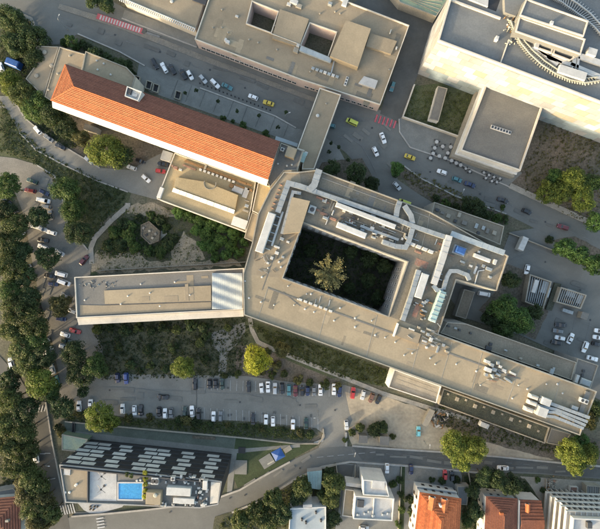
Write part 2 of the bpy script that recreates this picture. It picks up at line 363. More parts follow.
sheet('planting_bed', [(322,162),(362,158),(375,182),(380,194),(345,182),(318,170)], 'brown_earth', 'planted bed beside the bridge wing', .6)
sheet('forecourt', [(400,118),(459,138),(522,173),(508,186),(455,162),(410,147),(399,132)], 'paving', 'pale forecourt in front of the grey hall block')
sheet('verge', [(62,412),(130,418),(250,422),(312,430),(318,436),(305,441),(240,436),(150,428),(66,420)], 'scrubland', 'scrubby verge below the car park', .6)
sheet('lawn', [(64,420),(150,428),(240,436),(318,445),(290,460),(262,475),(238,488),(230,470),(234,452),(150,441),(66,432)], 'lawn', 'dark green lawn round the hotel')
sheet('footway', [(64,420.5),(150,428.5),(236,436.5),(234,451),(150,441),(66,432)], 'paved_green', 'grey-green paved strip above the hotel path')
sheet('path', [(60,433),(66,430),(236,449),(300,444),(300,447),(237,453),(232,492),(227,492),(229,456),(62,437)], 'paving', 'pale path round the hotel')
sheet('plaza', [(78,503),(126,503),(122,507),(100,513),(90,513),(84,510)], 'roof_white', 'white paved triangle at the street corner')
sheet('forecourt', [(336,463),(420,467),(404,560),(330,560)], 'paving', 'grey yard of the white house')
sheet('forecourt', [(404,467),(460,470),(470,505),(462,560),(400,560)], 'paving', 'grey forecourt of the white and orange house')
sheet('forecourt', [(520,476),(640,484),(640,560),(544,560),(536,500)], 'concrete', 'pale forecourt at bottom right')
sheet('garden', [(215,516),(262,502),(300,478),(336,462),(340,500),(330,560),(210,560)], 'scrubland', 'dark garden below the curving street', .6)
sheet('garden', [(462,474),(525,478),(540,500),(480,500),(470,560),(458,560)], 'scrubland', 'dark garden between the two tiled houses', .6)
sheet('garden', [(400,466),(405,466),(403,560),(397,560)], 'lawn', 'hedge strip between the two houses')
sheet('garden', [(-40,420),(30,420),(36,500),(50,560),(-40,560)], 'scrubland', 'dark ground under the left tree belt', .6)
sheet('parking_court', [(356,463),(386,465),(385,477),(354,476)], 'sandy_paving', 'beige parking court above the white house')
sheet('parking_court', [(337,464),(354,465),(352,478),(336,480)], 'asphalt_dark', 'dark parking pad beside the curving street')
sheet('parking_court', [(405,465),(438,467),(437,482),(405,480)], 'sandy_paving', 'beige parking court above the orange tiled house')
# median and footways
sheet('median', [(60,4),(120,22),(200,54),(300,92),(330,104),(328,107),(300,97),(200,60),(118,28),(58,9)], 'sandy_paving', 'sandy paved median along the top street', parent=street)
sheet('footway', [(125,10),(197,34),(197,48),(150,32),(122,19)], 'paving', 'footway under the white balustrade', parent=street)
sheet('footway', [(30,22),(36,32),(38,46),(41,46),(38,30),(33,18),(5,5),(0,8)], 'path', parent=street)
# garden footpaths
def kerbline(pts, parent, w=.5, h=.32, m='kerb', name='kerb'):
    return MB().strip(PL(pts), w, 0.0, h).build(name, M[m], parent)
for pts, w, lab in [([(128,203),(128,206),(112,220),(95,238),(91,248),(92,264)], 2.0, 'narrow concrete path running down the grass slope'),
               ([(250,318),(252,330),(258,342),(275,350),(300,360),(340,376),(382,393),(430,408),(470,420)], 1.7, 'footpath curving along the bank under the main roof')]:
    ZL[0] += .004; struct(MB().flat(PL(pts), w, ZL[0]).build('footpath', M['path']), lab)
tag(MB().strip(PL([(66,421),(150,429),(240,437),(296,443),(318,443),(324,436),(323,428)]), .45, 0, .8).build('retaining_wall', M['concrete']), 'low pale wall below the car park verge', 'wall')
# kerbs
for pts in ([(410,147.5),(455,162.5),(508,186.5),(522,193),(640,247.5)], [(399,119),(399.5,132),(410,147.5)], [(200,88),(275,116),(296,128)],
            [(404,166),(420,178),(455,196),(506,214)], [(34,24),(39,46)], [(78,34),(120,52),(145,66)], [(197,47.5),(122,18.5)]):
    kerbline(pts, street)
MB().strip(PL([(508,188.5),(522,195),(640,249.5)]), 2.2, 0, .34, shift=1.3).build('footway', M['path'], street)
for pts in ([(72,516),(110,513),(150,509),(205,502),(240,489.5),(262,476.5),(290,461.5)], [(262,500),(296,478.5),(322,466.5),(350,461.5),(420,466.5),(480,472.5)], [(352,445.5),(390,448.5),(440,451.5),(500,456.5),(560,462.5),(640,469.5)],
            [(232,512),(262,500)]):
    kerbline(pts, lower, w=.7, h=.45)
for pts in ([(46,402),(52,440),(60,480),(67,510)],): kerbline(pts, left_street)
for pts in ([(20,133),(36,150),(60,163),(95,180),(128,192)], [(12,96),(25,118),(45,135),(70,150),(100,168)]): kerbline(pts, drive)
for pts in ([(35,164),(55,176),(62,195),(68,225),(88,250)],): kerbline(pts, lot_left)
for pts in ([(324,434),(322,440),(314,443)], [(346,432),(346,446)]): kerbline(pts, lot, w=.9, h=.5)
# markings: one object per stripe
LINE_Z = 0.25
def stripes(parent, a, b, n, length, w, m, name='stripe', ang=None, skip=()):
    a, b = Vector(P(*a)), Vector(P(*b)); d = (b - a).normalized(); nn = Vector((-d.y, d.x)) if ang is None else Vector((math.cos(ang), math.sin(ang)))
    for i in range(n):
        if i in skip: continue
        c = a + (b - a) * (i / (n - 1)); p = c + nn * length / 2; q = c - nn * length / 2
        MB().flat([(q.x, q.y), (p.x, p.y)], w, LINE_Z).build(name, M[m], parent)
# zebra crossing, pink ground with white bars
za, zb = Vector(P(99.5,17)), Vector(P(141,31)); d = (zb - za).normalized()
MB().flat([tuple(za - d), tuple(zb + d * 1.2)], 2.3, LINE_Z - .012).build('crossing_ground', M['pink_line'], street)
stripes(street, (101,17.6), (139.5,30.4), 15, 1.9, .62, 'white_line')
MB().flat([P(142.5,30.5), P(146,32)], 2.3, LINE_Z - .008).build('crossing_ground', M['asphalt_dark'], street)
MB().flat([P(147,32.8), P(160,37.2)], .9, LINE_Z - .008).build('crossing_ground', M['faint_line'], street)
stripes(street, (376,118.6), (394.5,124.6), 6, 3.1, .7, 'pink_line', ang=math.radians(72))
stripes(street, (377.8,119.2), (392.6,124.0), 5, 3.1, .35, 'faint_line', ang=math.radians(72))
stripes(left_street, (27,411), (45.5,408), 7, 2.6, .5, 'white_line', ang=math.radians(75))
stripes(left_street, (57,511), (74,508), 8, 3.8, .5, 'white_line', ang=math.radians(105))
stripes(lower, (100,518), (101.5,527), 4, 3.0, .5, 'white_line')
stripes(lower, (320,456.8), (372,452), 6, 2.6, .14, 'white_line', name='lane_dash', ang=math.radians(5))
stripes(lower2, (372,452.5), (560,466.5), 12, 2.6, .14, 'faint_line', name='lane_dash', ang=math.radians(-4))
stripes(left_street, (43,453.5), (48,453), 2, 2.2, .3, 'white_line', name='stop_line', ang=0)
stripes(left_street, (49,479.5), (53,478.5), 2, 2.2, .3, 'white_line', name='stop_line', ang=.2)
# bay lines in the car park
lotp = lot
for a, b, n in (((199,384.5),(262,386.5),11), ((272,387),(300,389.5),5), ((303,390),(349,392),8)):
    stripes(lotp, a, b, n, 4.2, .12, 'white_line', name='bay_line')
for a, b, n in (((198,412.5),(262,417),11), ((268,417.8),(318,424),9)):
    stripes(lotp, a, b, n, 4.4, .12, 'white_line', name='bay_line', ang=math.radians(91))
MB().flat(PL([(100,387),(195,391.5),(300,397)]), .12, LINE_Z).build('lane_line', M['faint_line'], lot)
MB().flat([P(197,371), P(196.5,410)], .22, LINE_Z).build('lane_line', M['asphalt_dark'], lot)
# lane lines in the street
for k in range(13):
    a = Vector(P(60 + k * 22, 17 + k * 8.1)); b = a + Vector((4.0, -1.5))
    MB().flat([tuple(a), tuple(b)], .14, LINE_Z).build('lane_dash', M['faint_line'], street)
for k in range(12):
    a = Vector(P(412 + k * 15.5, 161 + k * 6.9)); b = a + Vector((3.0, -1.35))
    MB().flat([tuple(a), tuple(b)], .14, LINE_Z).build('lane_dash', M['faint_line'], street)
MB().flat(PL([(338,137),(352,139),(362,146),(370,160),(376,172)]), .16, LINE_Z).build('edge_line', M['faint_line'], street)
MB().flat(PL([(352,116),(360,121),(370,121),(376,116)]), .16, LINE_Z).build('edge_line', M['faint_line'], street)
MB().flat(PL([(205,62),(300,99)]), .14, LINE_Z).build('edge_line', M['faint_line'], street)
rp = random.Random(21); LINE_Z = .25
PZ = [.224]
def patches(parent, spots, m, z, lo, hi, name, ang):
    for x, y in spots:
        PZ[0] += .00012; z = PZ[0]; c = P(x, y); MB().box((c[0], c[1], z - .004), (rp.uniform(*lo), rp.uniform(*hi), .004), math.radians(ang + rp.uniform(-6, 6))).build(name, M[m], parent)
patches(street, [(75+k*24+rp.uniform(-8,8), 22+k*8.4+rp.uniform(-4,6)) for k in range(11)], 'asphalt_patch', .228, (2, 7), (.8, 2.2), 'repair_patch', -20)
patches(street, [(420+k*16+rp.uniform(-6,6), 172+k*7+rp.uniform(-4,4)) for k in range(9)], 'asphalt_patch', .228, (2, 6), (.8, 1.8), 'repair_patch', -23)
patches(street, [(rp.uniform(345,395), rp.uniform(125,165)) for k in range(7)], 'asphalt_pale', .228, (1.5, 5), (.8, 2), 'repair_patch', -40)
patches(lot, [(rp.uniform(100,320), rp.uniform(388,408)) for k in range(16)], 'asphalt_patch2', .228, (2, 9), (1, 3), 'repair_patch', -3)
patches(lot, [(rp.uniform(200,318), rp.choice([rp.uniform(383,390), rp.uniform(412,420)])) for k in range(22)], 'asphalt_dark', .232, (.6, 1.3), (.6, 1.3), 'oil_stain', 0)
patches(yard, [(rp.uniform(535,598), rp.uniform(250,345)) for k in range(12)], 'asphalt_patch', .228, (1.5, 6), (.8, 2), 'repair_patch', -25)
patches(lower, [(250+k*14, 484-k*6+rp.uniform(-2,2)) for k in range(5)], 'asphalt_pale', .228, (2, 6), (.8, 1.6), 'repair_patch', 32)
patches(lower2, [(380+k*18, 456+k*1.3+rp.uniform(-2,3)) for k in range(12)], 'asphalt_patch2', .228, (2, 7), (.7, 1.5), 'repair_patch', -4)
patches(lot_left, [(rp.uniform(35,85), rp.uniform(180,340)) for k in range(16)], 'asphalt_patch2', .228, (1.5, 5), (.8, 2.5), 'repair_patch', 70)
for par_, spots in ((street, [(115,35),(160,52),(210,70),(245,88),(360,140),(372,128),(430,172),(480,194),(545,222)]), (lot, [(110,390),(160,400),(240,402),(300,405),(335,410)]), (lower, [(245,495),(300,468),(230,498),(170,512)]), (yard, [(545,262),(580,290),(590,320)])):
    for x, y in spots: MB().cyl((*P(x, y), .2), .36, .36, .045, 14).build('manhole_cover', M['dark_metal'], par_)
# paving joints of the court behind the hall
plz = bpy.data.objects['plaza']
for k in range(9):
    a = Vector(P(178 + k * 14, 80 + k * 5)); b = a + Vector((-2.6, -6.8))
    MB().flat([tuple(a), tuple(b)], .12, .2).build('paving_joint', M['asphalt_dark'], plz)
for a, b in (((505,262),(545,246)), ((528,262),(560,280)), ((545,240),(590,265)), ((556,310),(600,330)), ((575,318),(568,352)), ((590,322),(583,350)), ((508,240),(536,252))):
    MB().flat([P(*a), P(*b)], .12, LINE_Z).build('edge_line', M['faint_line'], yard)
# ------------------------------------------------------------------ buildings
WIN_FRAME = {}; WIN_PANE = {}
def win_meshes(w, h, fm):
    k = (w, h, fm)
    if k not in WIN_FRAME:
        b = MB(); t = .09
        b.box((0, 0, 0), (w, .10, t)); b.box((0, 0, h - t), (w, .10, t)); b.box((-w/2 + t/2, 0, t), (t, .10, h - 2*t)); b.box((w/2 - t/2, 0, t), (t, .10, h - 2*t)); b.box((0, .01, t), (.06, .07, h - 2*t))
        o = b.build('window', M[fm]); WIN_FRAME[k] = o.data; bpy.data.objects.remove(o)
        o = MB().box((0, 0, t), (w - 2*t, .03, h - 2*t)).build('pane', M['window_glass']); WIN_PANE[k] = o.data; bpy.data.objects.remove(o)
    return WIN_FRAME[k], WIN_PANE[k]
def windows(root, p0, p1, out, z0, rows, cols, fh=3.2, w=1.4, h=1.5, fm='white_wall', margin=1.5):
    """windows on the wall p0-p1 (plan points); out = point on the outer side"""
    o = ORG[root.name]; a, b = Vector(p0), Vector(p1); d = b - a; L = d.length; d.normalize(); n = Vector((-d.y, d.x))
    if (Vector(out) - a).dot(n) < 0: n = -n
    fr, pn = win_meshes(w, h, fm); rz = math.atan2(n.y, n.x) + math.pi / 2
    for r in range(rows):
        for c in range(cols):
            t = margin + (L - 2 * margin) * ((c + .5) / cols); q = a + d * t + n * .052
            f = inst(fr, 'window', root, (q.x - o[0], q.y - o[1], z0 + r * fh - o[2]), rz)
            inst(pn, 'pane', f, (0, 0, 0))
def cen(pts): return (sum(p[0] for p in pts) / len(pts), sum(p[1] for p in pts) / len(pts))
def body(root, px, h, wm, rm, z0=0.0, par=.6, parw=.35, pm='concrete', holes=(), parname='parapet', walls='walls'):
    pts = ccw(PL(px, h)); hl = [ccw(PL(q, h)) for q in holes]
    b = MB().sides(pts, z0, h)
    for q in hl: b.sides(q, z0, h, inward=True)
    b.build(walls, M[wm], root)
    r = MB().poly(pts, h, hl).build('roof', M[rm], root)
    if par:
        MB().strip(pts, parw, h, h + par, closed=True, shift=parw / 2).build(parname, M[pm], root)
        for q in hl: MB().strip(q, parw, h, h + par, closed=True, shift=-parw / 2).build(parname, M[pm], root)
    return r
def building(name, label, px, h, wm, rm, cat='building', **kw):
    c = cen(PL(px, h)); root = thing(name, label, cat, (c[0], c[1], 0)); body(root, px, h, wm, rm, **kw); return root
def unit(root, name, x, y, h, w, d, ht, ang, m, bev=.06, fans=0, base=0.0):
    """box on a roof at height h; w,d in photo pixels along ang (clockwise in the photo)"""
    k = MPP * (CAM_H - h) / CAM_H; c = P(x, y, h); rz = -math.radians(ang)
    o = MB().box((c[0], c[1], h + base), (w * k, d * k, ht), rz, bev).build(name, M[m], root)
    if fans:
        f = MB()
        for i in range(fans):
            t = (i + .5) / fans - .5; u = (t * w * k) if w >= d else 0; v = (t * d * k) if d > w else 0
            f.cyl((c[0] + u * math.cos(rz) - v * math.sin(rz), c[1] + u * math.sin(rz) + v * math.cos(rz), h + base + ht), min(w, d) * k * .33, min(w, d) * k * .33, .05, 12)
        f.build('fan', M['dark_metal'], root)
    return o
def duct(root, pts, h, w, m='metal', z=.35, ht=1.0, name='duct', seam=True):
    q = PL(pts, h); b = MB().strip(q, w, h + z, h + z + ht)
    for i in range(len(q) - 1):
        a, c = Vector(q[i]), Vector(q[i + 1]); L = (c - a).length; n = int(L / 2.6); rz = math.atan2((c - a).y, (c - a).x)
        for j in range(1, n + 1):
            p = a + (c - a) * (j / (n + 1))
            if seam: b.box((p.x, p.y, h + z - .05), (.1, w + .14, ht + .1), rz)
            if j % 2: b.box((p.x, p.y, h), (.12, w * .7, z + .05), rz)
    return b.build(name, M[m], root)
def vent(root, x, y, h, r=.45, ht=.9, m='metal_white'):
    c = P(x, y, h); return MB().cyl((c[0], c[1], h), r * .7, r * .7, ht * .7, 8).cyl((c[0], c[1], h + ht * .7), r, r * .55, ht * .3, 8).build('vent', M[m], root)
def slab(root, px, h, t, m, name):
    return MB().prism(PL(px, h + t), h, h + t).build(name, M[m], root)

# ---- main hospital building
MH = 17.0
bar = [(244,315),(579,435),(596,391),(438,334),(388,316),(283,278),(243,274)]
warm = [(243,274),(283,278),(303,223),(300,172),(284,172),(270,190),(258,214),(252,243)]
narm = [(300,172),(317,170),(430,212),(508,256),(496,291),(456,280),(407,262),(303,223)]
rarm = [(407,262),(456,280),(438,334),(388,316)]
c0 = cen(PL(bar, MH)); main = thing('hospital_building', 'long beige flat-roofed building with arms round a dark courtyard', 'building', (c0[0], c0[1], 0))
def wallrun(root, pts, z0, z1, m, name='walls'):
    b = MB(); q = PL(pts, z1)
    for i in range(len(q) - 1): b.face([(*q[i], z0), (*q[i+1], z0), (*q[i+1], z1), (*q[i], z1)])
    return b.build(name, M[m], root)
outer = [(244,315),(579,435),(596,391),(438,334),(456,280),(496,291),(508,256),(430,212),(317,170),(300,172),(284,172),(270,190),(258,214),(252,243),(243,274),(244,315)]
inner = [(283,278),(388,316),(407,262),(303,223),(283,278)]
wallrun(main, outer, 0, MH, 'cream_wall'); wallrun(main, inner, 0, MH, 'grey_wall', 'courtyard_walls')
for poly, m in ((bar, 'roof_beige'), (warm, 'roof_beige2'), (narm, 'roof_brown'), (rarm, 'roof_brown')):
    MB().poly(PL(poly, MH), MH).build('roof', M[m], main)
MB().strip(ccw(PL(outer[:-1], MH)), .4, MH, MH + .55, closed=True, shift=.2).build('parapet', M['concrete'], main)
MB().strip(ccw(PL(inner[:-1], MH)), .4, MH, MH + .55, closed=True, shift=-.2).build('parapet', M['concrete'], main)
iw = PL(inner, MH); ic = cen(iw[:-1])
for i, n in ((0, 13), (1, 6), (2, 13), (3, 6)): windows(main, iw[i], iw[i+1], ic, 2.0, 4, n, fh=3.1, w=1.6, h=1.5)
ow = PL(outer, MH)
windows(main, ow[0], ow[1], P(400, 500), 2.0, 2, 30, fh=4.4, w=2.2, h=1.7)
windows(main, ow[2], ow[3], P(520, 330), 10.4, 1, 16, w=2.0, h=1.5)
windows(main, ow[7], ow[8], P(400, 150), 2.0, 2, 14, fh=4.4, w=2.2, h=1.7)
# roof joints and patches (raised felt seams)
for a, b in (((268,287),(258,318)),((330,297),(318,340)),((377,315),(366,357)),((421,336),(411,374)),((452,342),(440,383)),((482,353),(470,394)),((520,367),(505,408)),((560,381),(548,423))):
    MB().strip([P(*a, MH), P(*b, MH)], .22, MH, MH + .05).build('roof_joint', M['concrete'], main)
MB().strip(PL([(268,288),(300,300),(340,314),(400,336),(440,350),(520,379)], MH), .5, MH, MH + .09).build('roof_joint', M['roof_grey'], main)
MB().strip(PL([(283,292),(300,306)], MH), .25, MH, MH + .07).build('roof_joint', M['roof_grey'], main)
MB().strip(PL([(262,290),(272,262),(284,232)], MH), .25, MH, MH + .07).build('roof_joint', M['roof_grey'], main)
slab(main, [(397,325),(421,334),(418,344),(394,335)], MH, .9, 'roof_beige2', 'roof_block')
MB().strip([P(397.5,323,MH), P(393,336,MH)], .5, MH, MH + 1.3).build('screen_wall', M['white_wall'], main)
slab(main, [(421,336),(450,347),(447,356),(418,346)], MH, .35, 'roof_beige2', 'roof_block')
slab(main, [(292,197),(310,201),(300,232),(283,234)], MH, 2.4, 'roof_beige', 'roof_block')
for x, y in ((245,281),(249,298),(261,302),(274,305),(294,305),(288,286),(298,299),(268,268),(281,267),(334,320.5),(355,327),(375,335),(385,337.5),(395,342),(371.5,320.6),(305,309),(314,312),(306.5,294),(311,294),(435,364),(456,364),(476,371),(404,355),(412,353),(527,389),(557,384),(562,393),(546,384),(518,385),(430,358),(355,318),(262,277),(340,308),(505,372),(512,398),(480,385)):
    vent(main, x, y, MH, r=random.uniform(.28, .45), ht=random.uniform(.25, .55))
for k in range(7): unit(main, 'condenser', 300.5 + k * 5, 299.5 + k * 1.9, MH, 3.4, 2.2, .8, 20, 'metal_white')
for x, y in ((316,299),(320.5,296.5),(330,300)): MB().strip([P(x, y, MH), P(x - 1.5, y + 6, MH)], .2, MH, MH + .3).build('pipe', M['metal_white'], main)
for (x, y, w, d, a) in ((486,361,5,3,20),(490,364,4,3,20),(487,369,6,4,20),(493,369,5,3.5,20),(499,366,3,2.5,20),(503,370,4,3,20),(497,374,5,2,30),(512,373,6,2,25),(506,379,6,2,30),(509,381,5,1.6,30),(485,374,3,3,20),(496,362,3,3,0),(491,375,4,2,70)):
    unit(main, 'air_unit', x, y, MH, w, d, random.uniform(.8, 1.8), a, random.choice(['metal_white', 'metal', 'metal_white']))
for (x, y, w, d, a) in ((422,331,4,2,20),(427,334,3,3,20),(430,339,3,4,20),(424,341,5,2,20),(432,345,4,2,20),(413,338,6,2,20),(437,349,2,7,18),(443,345,3,3,20),(428,329,5,2,20),(411,329,6,1.5,20),(418,327,3,2,20),(446,351,4,2,20),(426,347,2,2,0)):
    unit(main, 'air_unit', x, y, MH, w, d, random.uniform(.6, 1.5), a, random.choice(['metal_white', 'metal', 'concrete']))
unit(main, 'air_unit', 582, 400, MH, 8, 4.5, 1.3, 20, 'metal_white', fans=2); unit(main, 'air_unit', 573, 407, MH, 6.5, 3.6, 1.1, 20, 'metal')
slab(main, [(586,391),(590.5,392.5),(578,428),(574,426)], MH, .5, 'roof_grey', 'roof_block')
rq = random.Random(31); RZ = [0.0]
def roof_patches(root, a, b, spread, n, h, ang, mats, z=.012):
    for k in range(n):
        t = rq.random(); c = P(a[0] + (b[0] - a[0]) * t + rq.uniform(-spread, spread) * .36, a[1] + (b[1] - a[1]) * t + rq.uniform(-spread, spread), h)
        w, e = rq.uniform(1.5, 7), rq.uniform(.8, 2.6); RZ[0] += .0004
        MB().box((c[0], c[1], h + .002), (w, e, z + RZ[0]), math.radians(ang + rq.choice([0, 90]) + rq.uniform(-2, 2))).build('roof_patch', M[rq.choice(mats)], root)
roof_patches(main, (262,300), (572,410), 13, 24, MH, -20, ['roof_beige', 'roof_beige2', 'roof_beige3', 'roof_beige4', 'roof_beige2', 'roof_brown'])
roof_patches(main, (325,185), (425,222), 4, 12, MH, -20, ['roof_beige2', 'roof_brown', 'roof_grey'])
roof_patches(main, (262,255), (283,200), 4, 8, MH, -20, ['roof_beige2', 'roof_brown', 'roof_grey'])
roof_patches(main, (425,262), (412,318), 8, 10, MH, -20, ['roof_beige2', 'roof_grey', 'rust'])
roof_patches(main, (455,262), (490,272), 8, 8, MH, -20, ['roof_beige2', 'roof_brown', 'roof_grey'])
# four big ducts at the east end
for pts, w in (([(537,398),(549,402.5),(587,416.5)], 1.15), ([(534,404),(553,408),(585,420.5)], 1.0), ([(545,410.5),(553,411),(583,424)], 1.0), ([(540,414),(552,415.5),(581,427)], 1.0)):
    duct(main, pts, MH, w, 'metal', z=.4, ht=1.0)
unit(main, 'air_handler', 543, 400, MH, 9, 7, 2.2, 20, 'metal_white'); unit(main, 'air_handler', 539, 410, MH, 9.5, 9, 2.4, 20, 'metal_white')
for x, y in ((532,396),(530.5,402),(527,408.5)): unit(main, 'air_handler', x, y, MH, 9, 4, 1.7, 20, 'cream_wall', bev=.4)
# ducts of the west arm
duct(main, [(278,213),(288.5,184),(300,187),(316,192.5)], MH, 1.9, 'metal', ht=1.3)
duct(main, [(282,234),(293,192.5),(301,194)], MH, 1.1, 'metal', ht=.9)
unit(main, 'air_handler', 266, 233, MH, 8, 41, 2.0, 19, 'metal_white', bev=.25)
for k in range(9): unit(main, 'pipe_rack', 278.3 - k * 1.35, 217 + k * 4, MH, 5.2, 1.0, .7, 19, 'dark_metal' if k % 2 else 'metal_blue')
duct(main, [(283,212),(272,246)], MH, .7, 'metal_blue', ht=.6)
for (x, y, w, d) in ((277,253,4,3),(282,239,4,3),(283,257,3,2),(272,258,3,3),(268,263,2.5,2),(279,262,2,2),(288,242,3,2),(277,247,6,2)):
    unit(main, 'air_unit', x, y, MH, w, d, random.uniform(.6, 1.3), 20, random.choice(['metal_white', 'metal', 'metal_white']))
for k in range(6): unit(main, 'pipe_support', 272.5 + k * 1.7, 208 - k * 4.6, MH, 3.0, .8, .4, 20, 'rust')
# ducts of the north arm
duct(main, [(316,192.5),(396,220),(412,226.5),(446,238)], MH, 1.6, 'metal', ht=1.2)
duct(main, [(309,191),(314,186),(319,170.5)], MH, 2.4, 'metal', ht=1.5)
duct(main, [(394.5,221),(396.5,209),(399,202)], MH, 1.8, 'metal', ht=1.1)
duct(main, [(411.5,224),(410,216),(403.5,206)], MH, 1.8, 'metal', ht=1.1)
duct(main, [(411.5,229),(408,241),(404.5,247.5),(395,246.5),(382,242)], MH, 1.7, 'metal', ht=1.2)
duct(main, [(450,233.5),(475,243),(503,253)], MH, 1.9, 'metal_blue', ht=.8)
duct(main, [(447.5,236),(441,258),(432,284)], MH, 2.2, 'metal_white', ht=1.8)
duct(main, [(417.5,270),(411,292),(401.5,320)], MH, 1.6, 'metal', ht=1.6)
duct(main, [(442,289),(446,276),(449,271),(456,271),(466,275),(468,280)], MH, 1.4, 'metal', ht=1.1)
duct(main, [(432,285),(436,290),(442,290)], MH, 1.4, 'metal_blue', ht=1.0)
unit(main, 'air_handler', 420, 285.5, MH, 7.5, 25, 2.3, 18, 'metal_white', bev=.2)
unit(main, 'louvre_box', 436, 306, MH, 6.5, 32, 2.2, 20, 'metal_teal', bev=.2)
for k in range(7): unit(main, 'louvre', 441.3 - k * 1.75, 293.5 + k * 4.2, MH, 6.9, .6, .12, 20, 'metal', base=2.2)
unit(main, 'air_handler', 365, 216, MH, 63, 4.5, 1.9, 21, 'metal_white', bev=.15)
unit(main, 'air_handler', 351, 230.5, MH, 31, 5.5, 2.1, 22, 'metal_white', bev=.2)
unit(main, 'air_handler', 388, 244, MH, 14, 4, 1.6, 21, 'metal', bev=.2)
duct(main, [(360,226),(398,240)], MH, .9, 'metal', ht=.7)
for k in range(4): unit(main, 'air_unit', 412 + k * 6, 244.5 + k * 2.4, MH, 5, 3, 1.2, 21, 'metal_white')
rr = random.Random(3)
for k in range(46):
    t = rr.random(); x = 322 + t * 85; y = 205 + t * 28 + rr.uniform(-7, 17)
    unit(main, rr.choice(['air_unit', 'pipe_rack', 'pump']), x, y, MH, rr.uniform(1.5, 5), rr.uniform(1, 2.6), rr.uniform(.4, 1.5), rr.choice([20, 110]), rr.choice(['metal', 'metal_white', 'metal_white', 'dark_metal', 'concrete']))
for (x, y, w, d) in ((322,199,12,2),(326,202,7,1.5),(324,214,8,2.5),(333,219,7,2.5),(318,210,4,2),(443,252,3,9),(440,244,5,2),(418,252,7,2),(352,222,5,3)): unit(main, 'rusty_tray', x, y, MH, w, d, .3, 21, 'rust')
unit(main, 'air_unit', 312, 210, MH, 7, 8, 1.4, 20, 'metal', fans=1)
for k in range(5): unit(main, 'pipe_rack', 420.5 + k * 1.6, 305 - k * 1.2, MH, 3, 2, rr.uniform(.5, 1.2), 20, rr.choice(['brown_wood', 'metal_white', 'metal']))
for k in range(14): unit(main, 'pipe_rack', rr.uniform(414, 432), rr.uniform(296, 322), MH, rr.uniform(1.5, 4), rr.uniform(1, 2), rr.uniform(.4, 1.2), 20, rr.choice(['brown_wood', 'metal_white', 'metal', 'concrete']))
for k in range(8): unit(main, 'pipe_rack', 436.5 + rr.uniform(-1, 4), 262 + k * 2.9, MH, 5, 1.0, .6, 20, 'dark_metal' if k % 2 else 'metal_blue')
# blue tank, long white unit and small boxes on the east part
unit(main, 'tank_tray', 459, 250.5, MH, 13, 9, .3, 20, 'metal'); unit(main, 'water_tank', 459, 250.5, MH, 9.5, 6.5, 1.6, 20, 'blue_paint', bev=.3, base=.3)
unit(main, 'air_handler', 481, 258, MH, 17, 3.6, 1.4, 21, 'metal_white', bev=.15)
for (x, y, w, d) in ((478,252,2,2),(488,269,6,3),(483,266,3,3),(494,262,3,5),(470,266,3,2),(462,262,5,2),(475,270,2,8),(489,277,3,2)): unit(main, 'air_unit', x, y, MH, w, d, rr.uniform(.5, 1.2), 21, rr.choice(['metal_white', 'metal']))
MB().strip(PL([(484,270),(478,271),(474,285)], MH), .3, MH + .1, MH + .4).build('pipe', M['metal_white'], main)
for a, b in (((430,212),(427,228)), ((425,234),(421,248)), ((420,216),(416,228))): MB().strip([P(*a, MH), P(*b, MH)], .25, MH, MH + .12).build('roof_joint', M['concrete'], main)
MB().strip(PL([(322,178),(428,217),(446,225)], MH), .3, MH, MH + .12).build('roof_joint', M['concrete'], main)
MB().strip(PL([(320,188),(393,214)], MH), .3, MH, MH + .2).build('roof_joint', M['roof_grey'], main)

rp2 = random.Random(77)
for k in range(34):
    t = rp2.random(); x = 322 + t * 118; y = 200 + t * 38 + rp2.uniform(-4, 18); L_ = rp2.uniform(5, 22); c_, s_ = (.93, .36) if rp2.random() < .65 else (-.36, .93); L_ = L_ if c_ > 0 else L_ * .4
    MB().strip([P(x, y, MH), P(x + c_ * L_, y + s_ * L_, MH)], rp2.uniform(.12, .3), MH + .15, MH + .15 + rp2.uniform(.15, .35)).build('pipe', M[rp2.choice(['metal', 'metal_white', 'rust', 'dark_metal', 'metal_blue', 'concrete'])], main)
for k in range(14):
    x, y = rp2.uniform(256, 280), rp2.uniform(250, 272); MB().strip([P(x, y, MH), P(x + rp2.uniform(-5, 5), y + rp2.uniform(-8, 8), MH)], .14, MH + .1, MH + .3).build('pipe', M[rp2.choice(['metal', 'metal_white', 'dark_metal'])], main)
for k in range(16):
    x, y = rp2.uniform(402, 440), rp2.uniform(322, 348); MB().strip([P(x, y, MH), P(x + rp2.uniform(3, 9), y + rp2.uniform(1, 4), MH)], .16, MH + .95, MH + 1.2).build('pipe', M[rp2.choice(['metal', 'metal_white', 'dark_metal'])], main)
for k in range(9):
    x, y = 484 + rp2.uniform(0, 26), 362 + rp2.uniform(0, 18); MB().strip([P(x, y, MH), P(x + rp2.uniform(2, 8), y + rp2.uniform(0, 4), MH)], .18, MH + .1, MH + .4).build('pipe', M[rp2.choice(['metal', 'metal_white', 'rust'])], main)
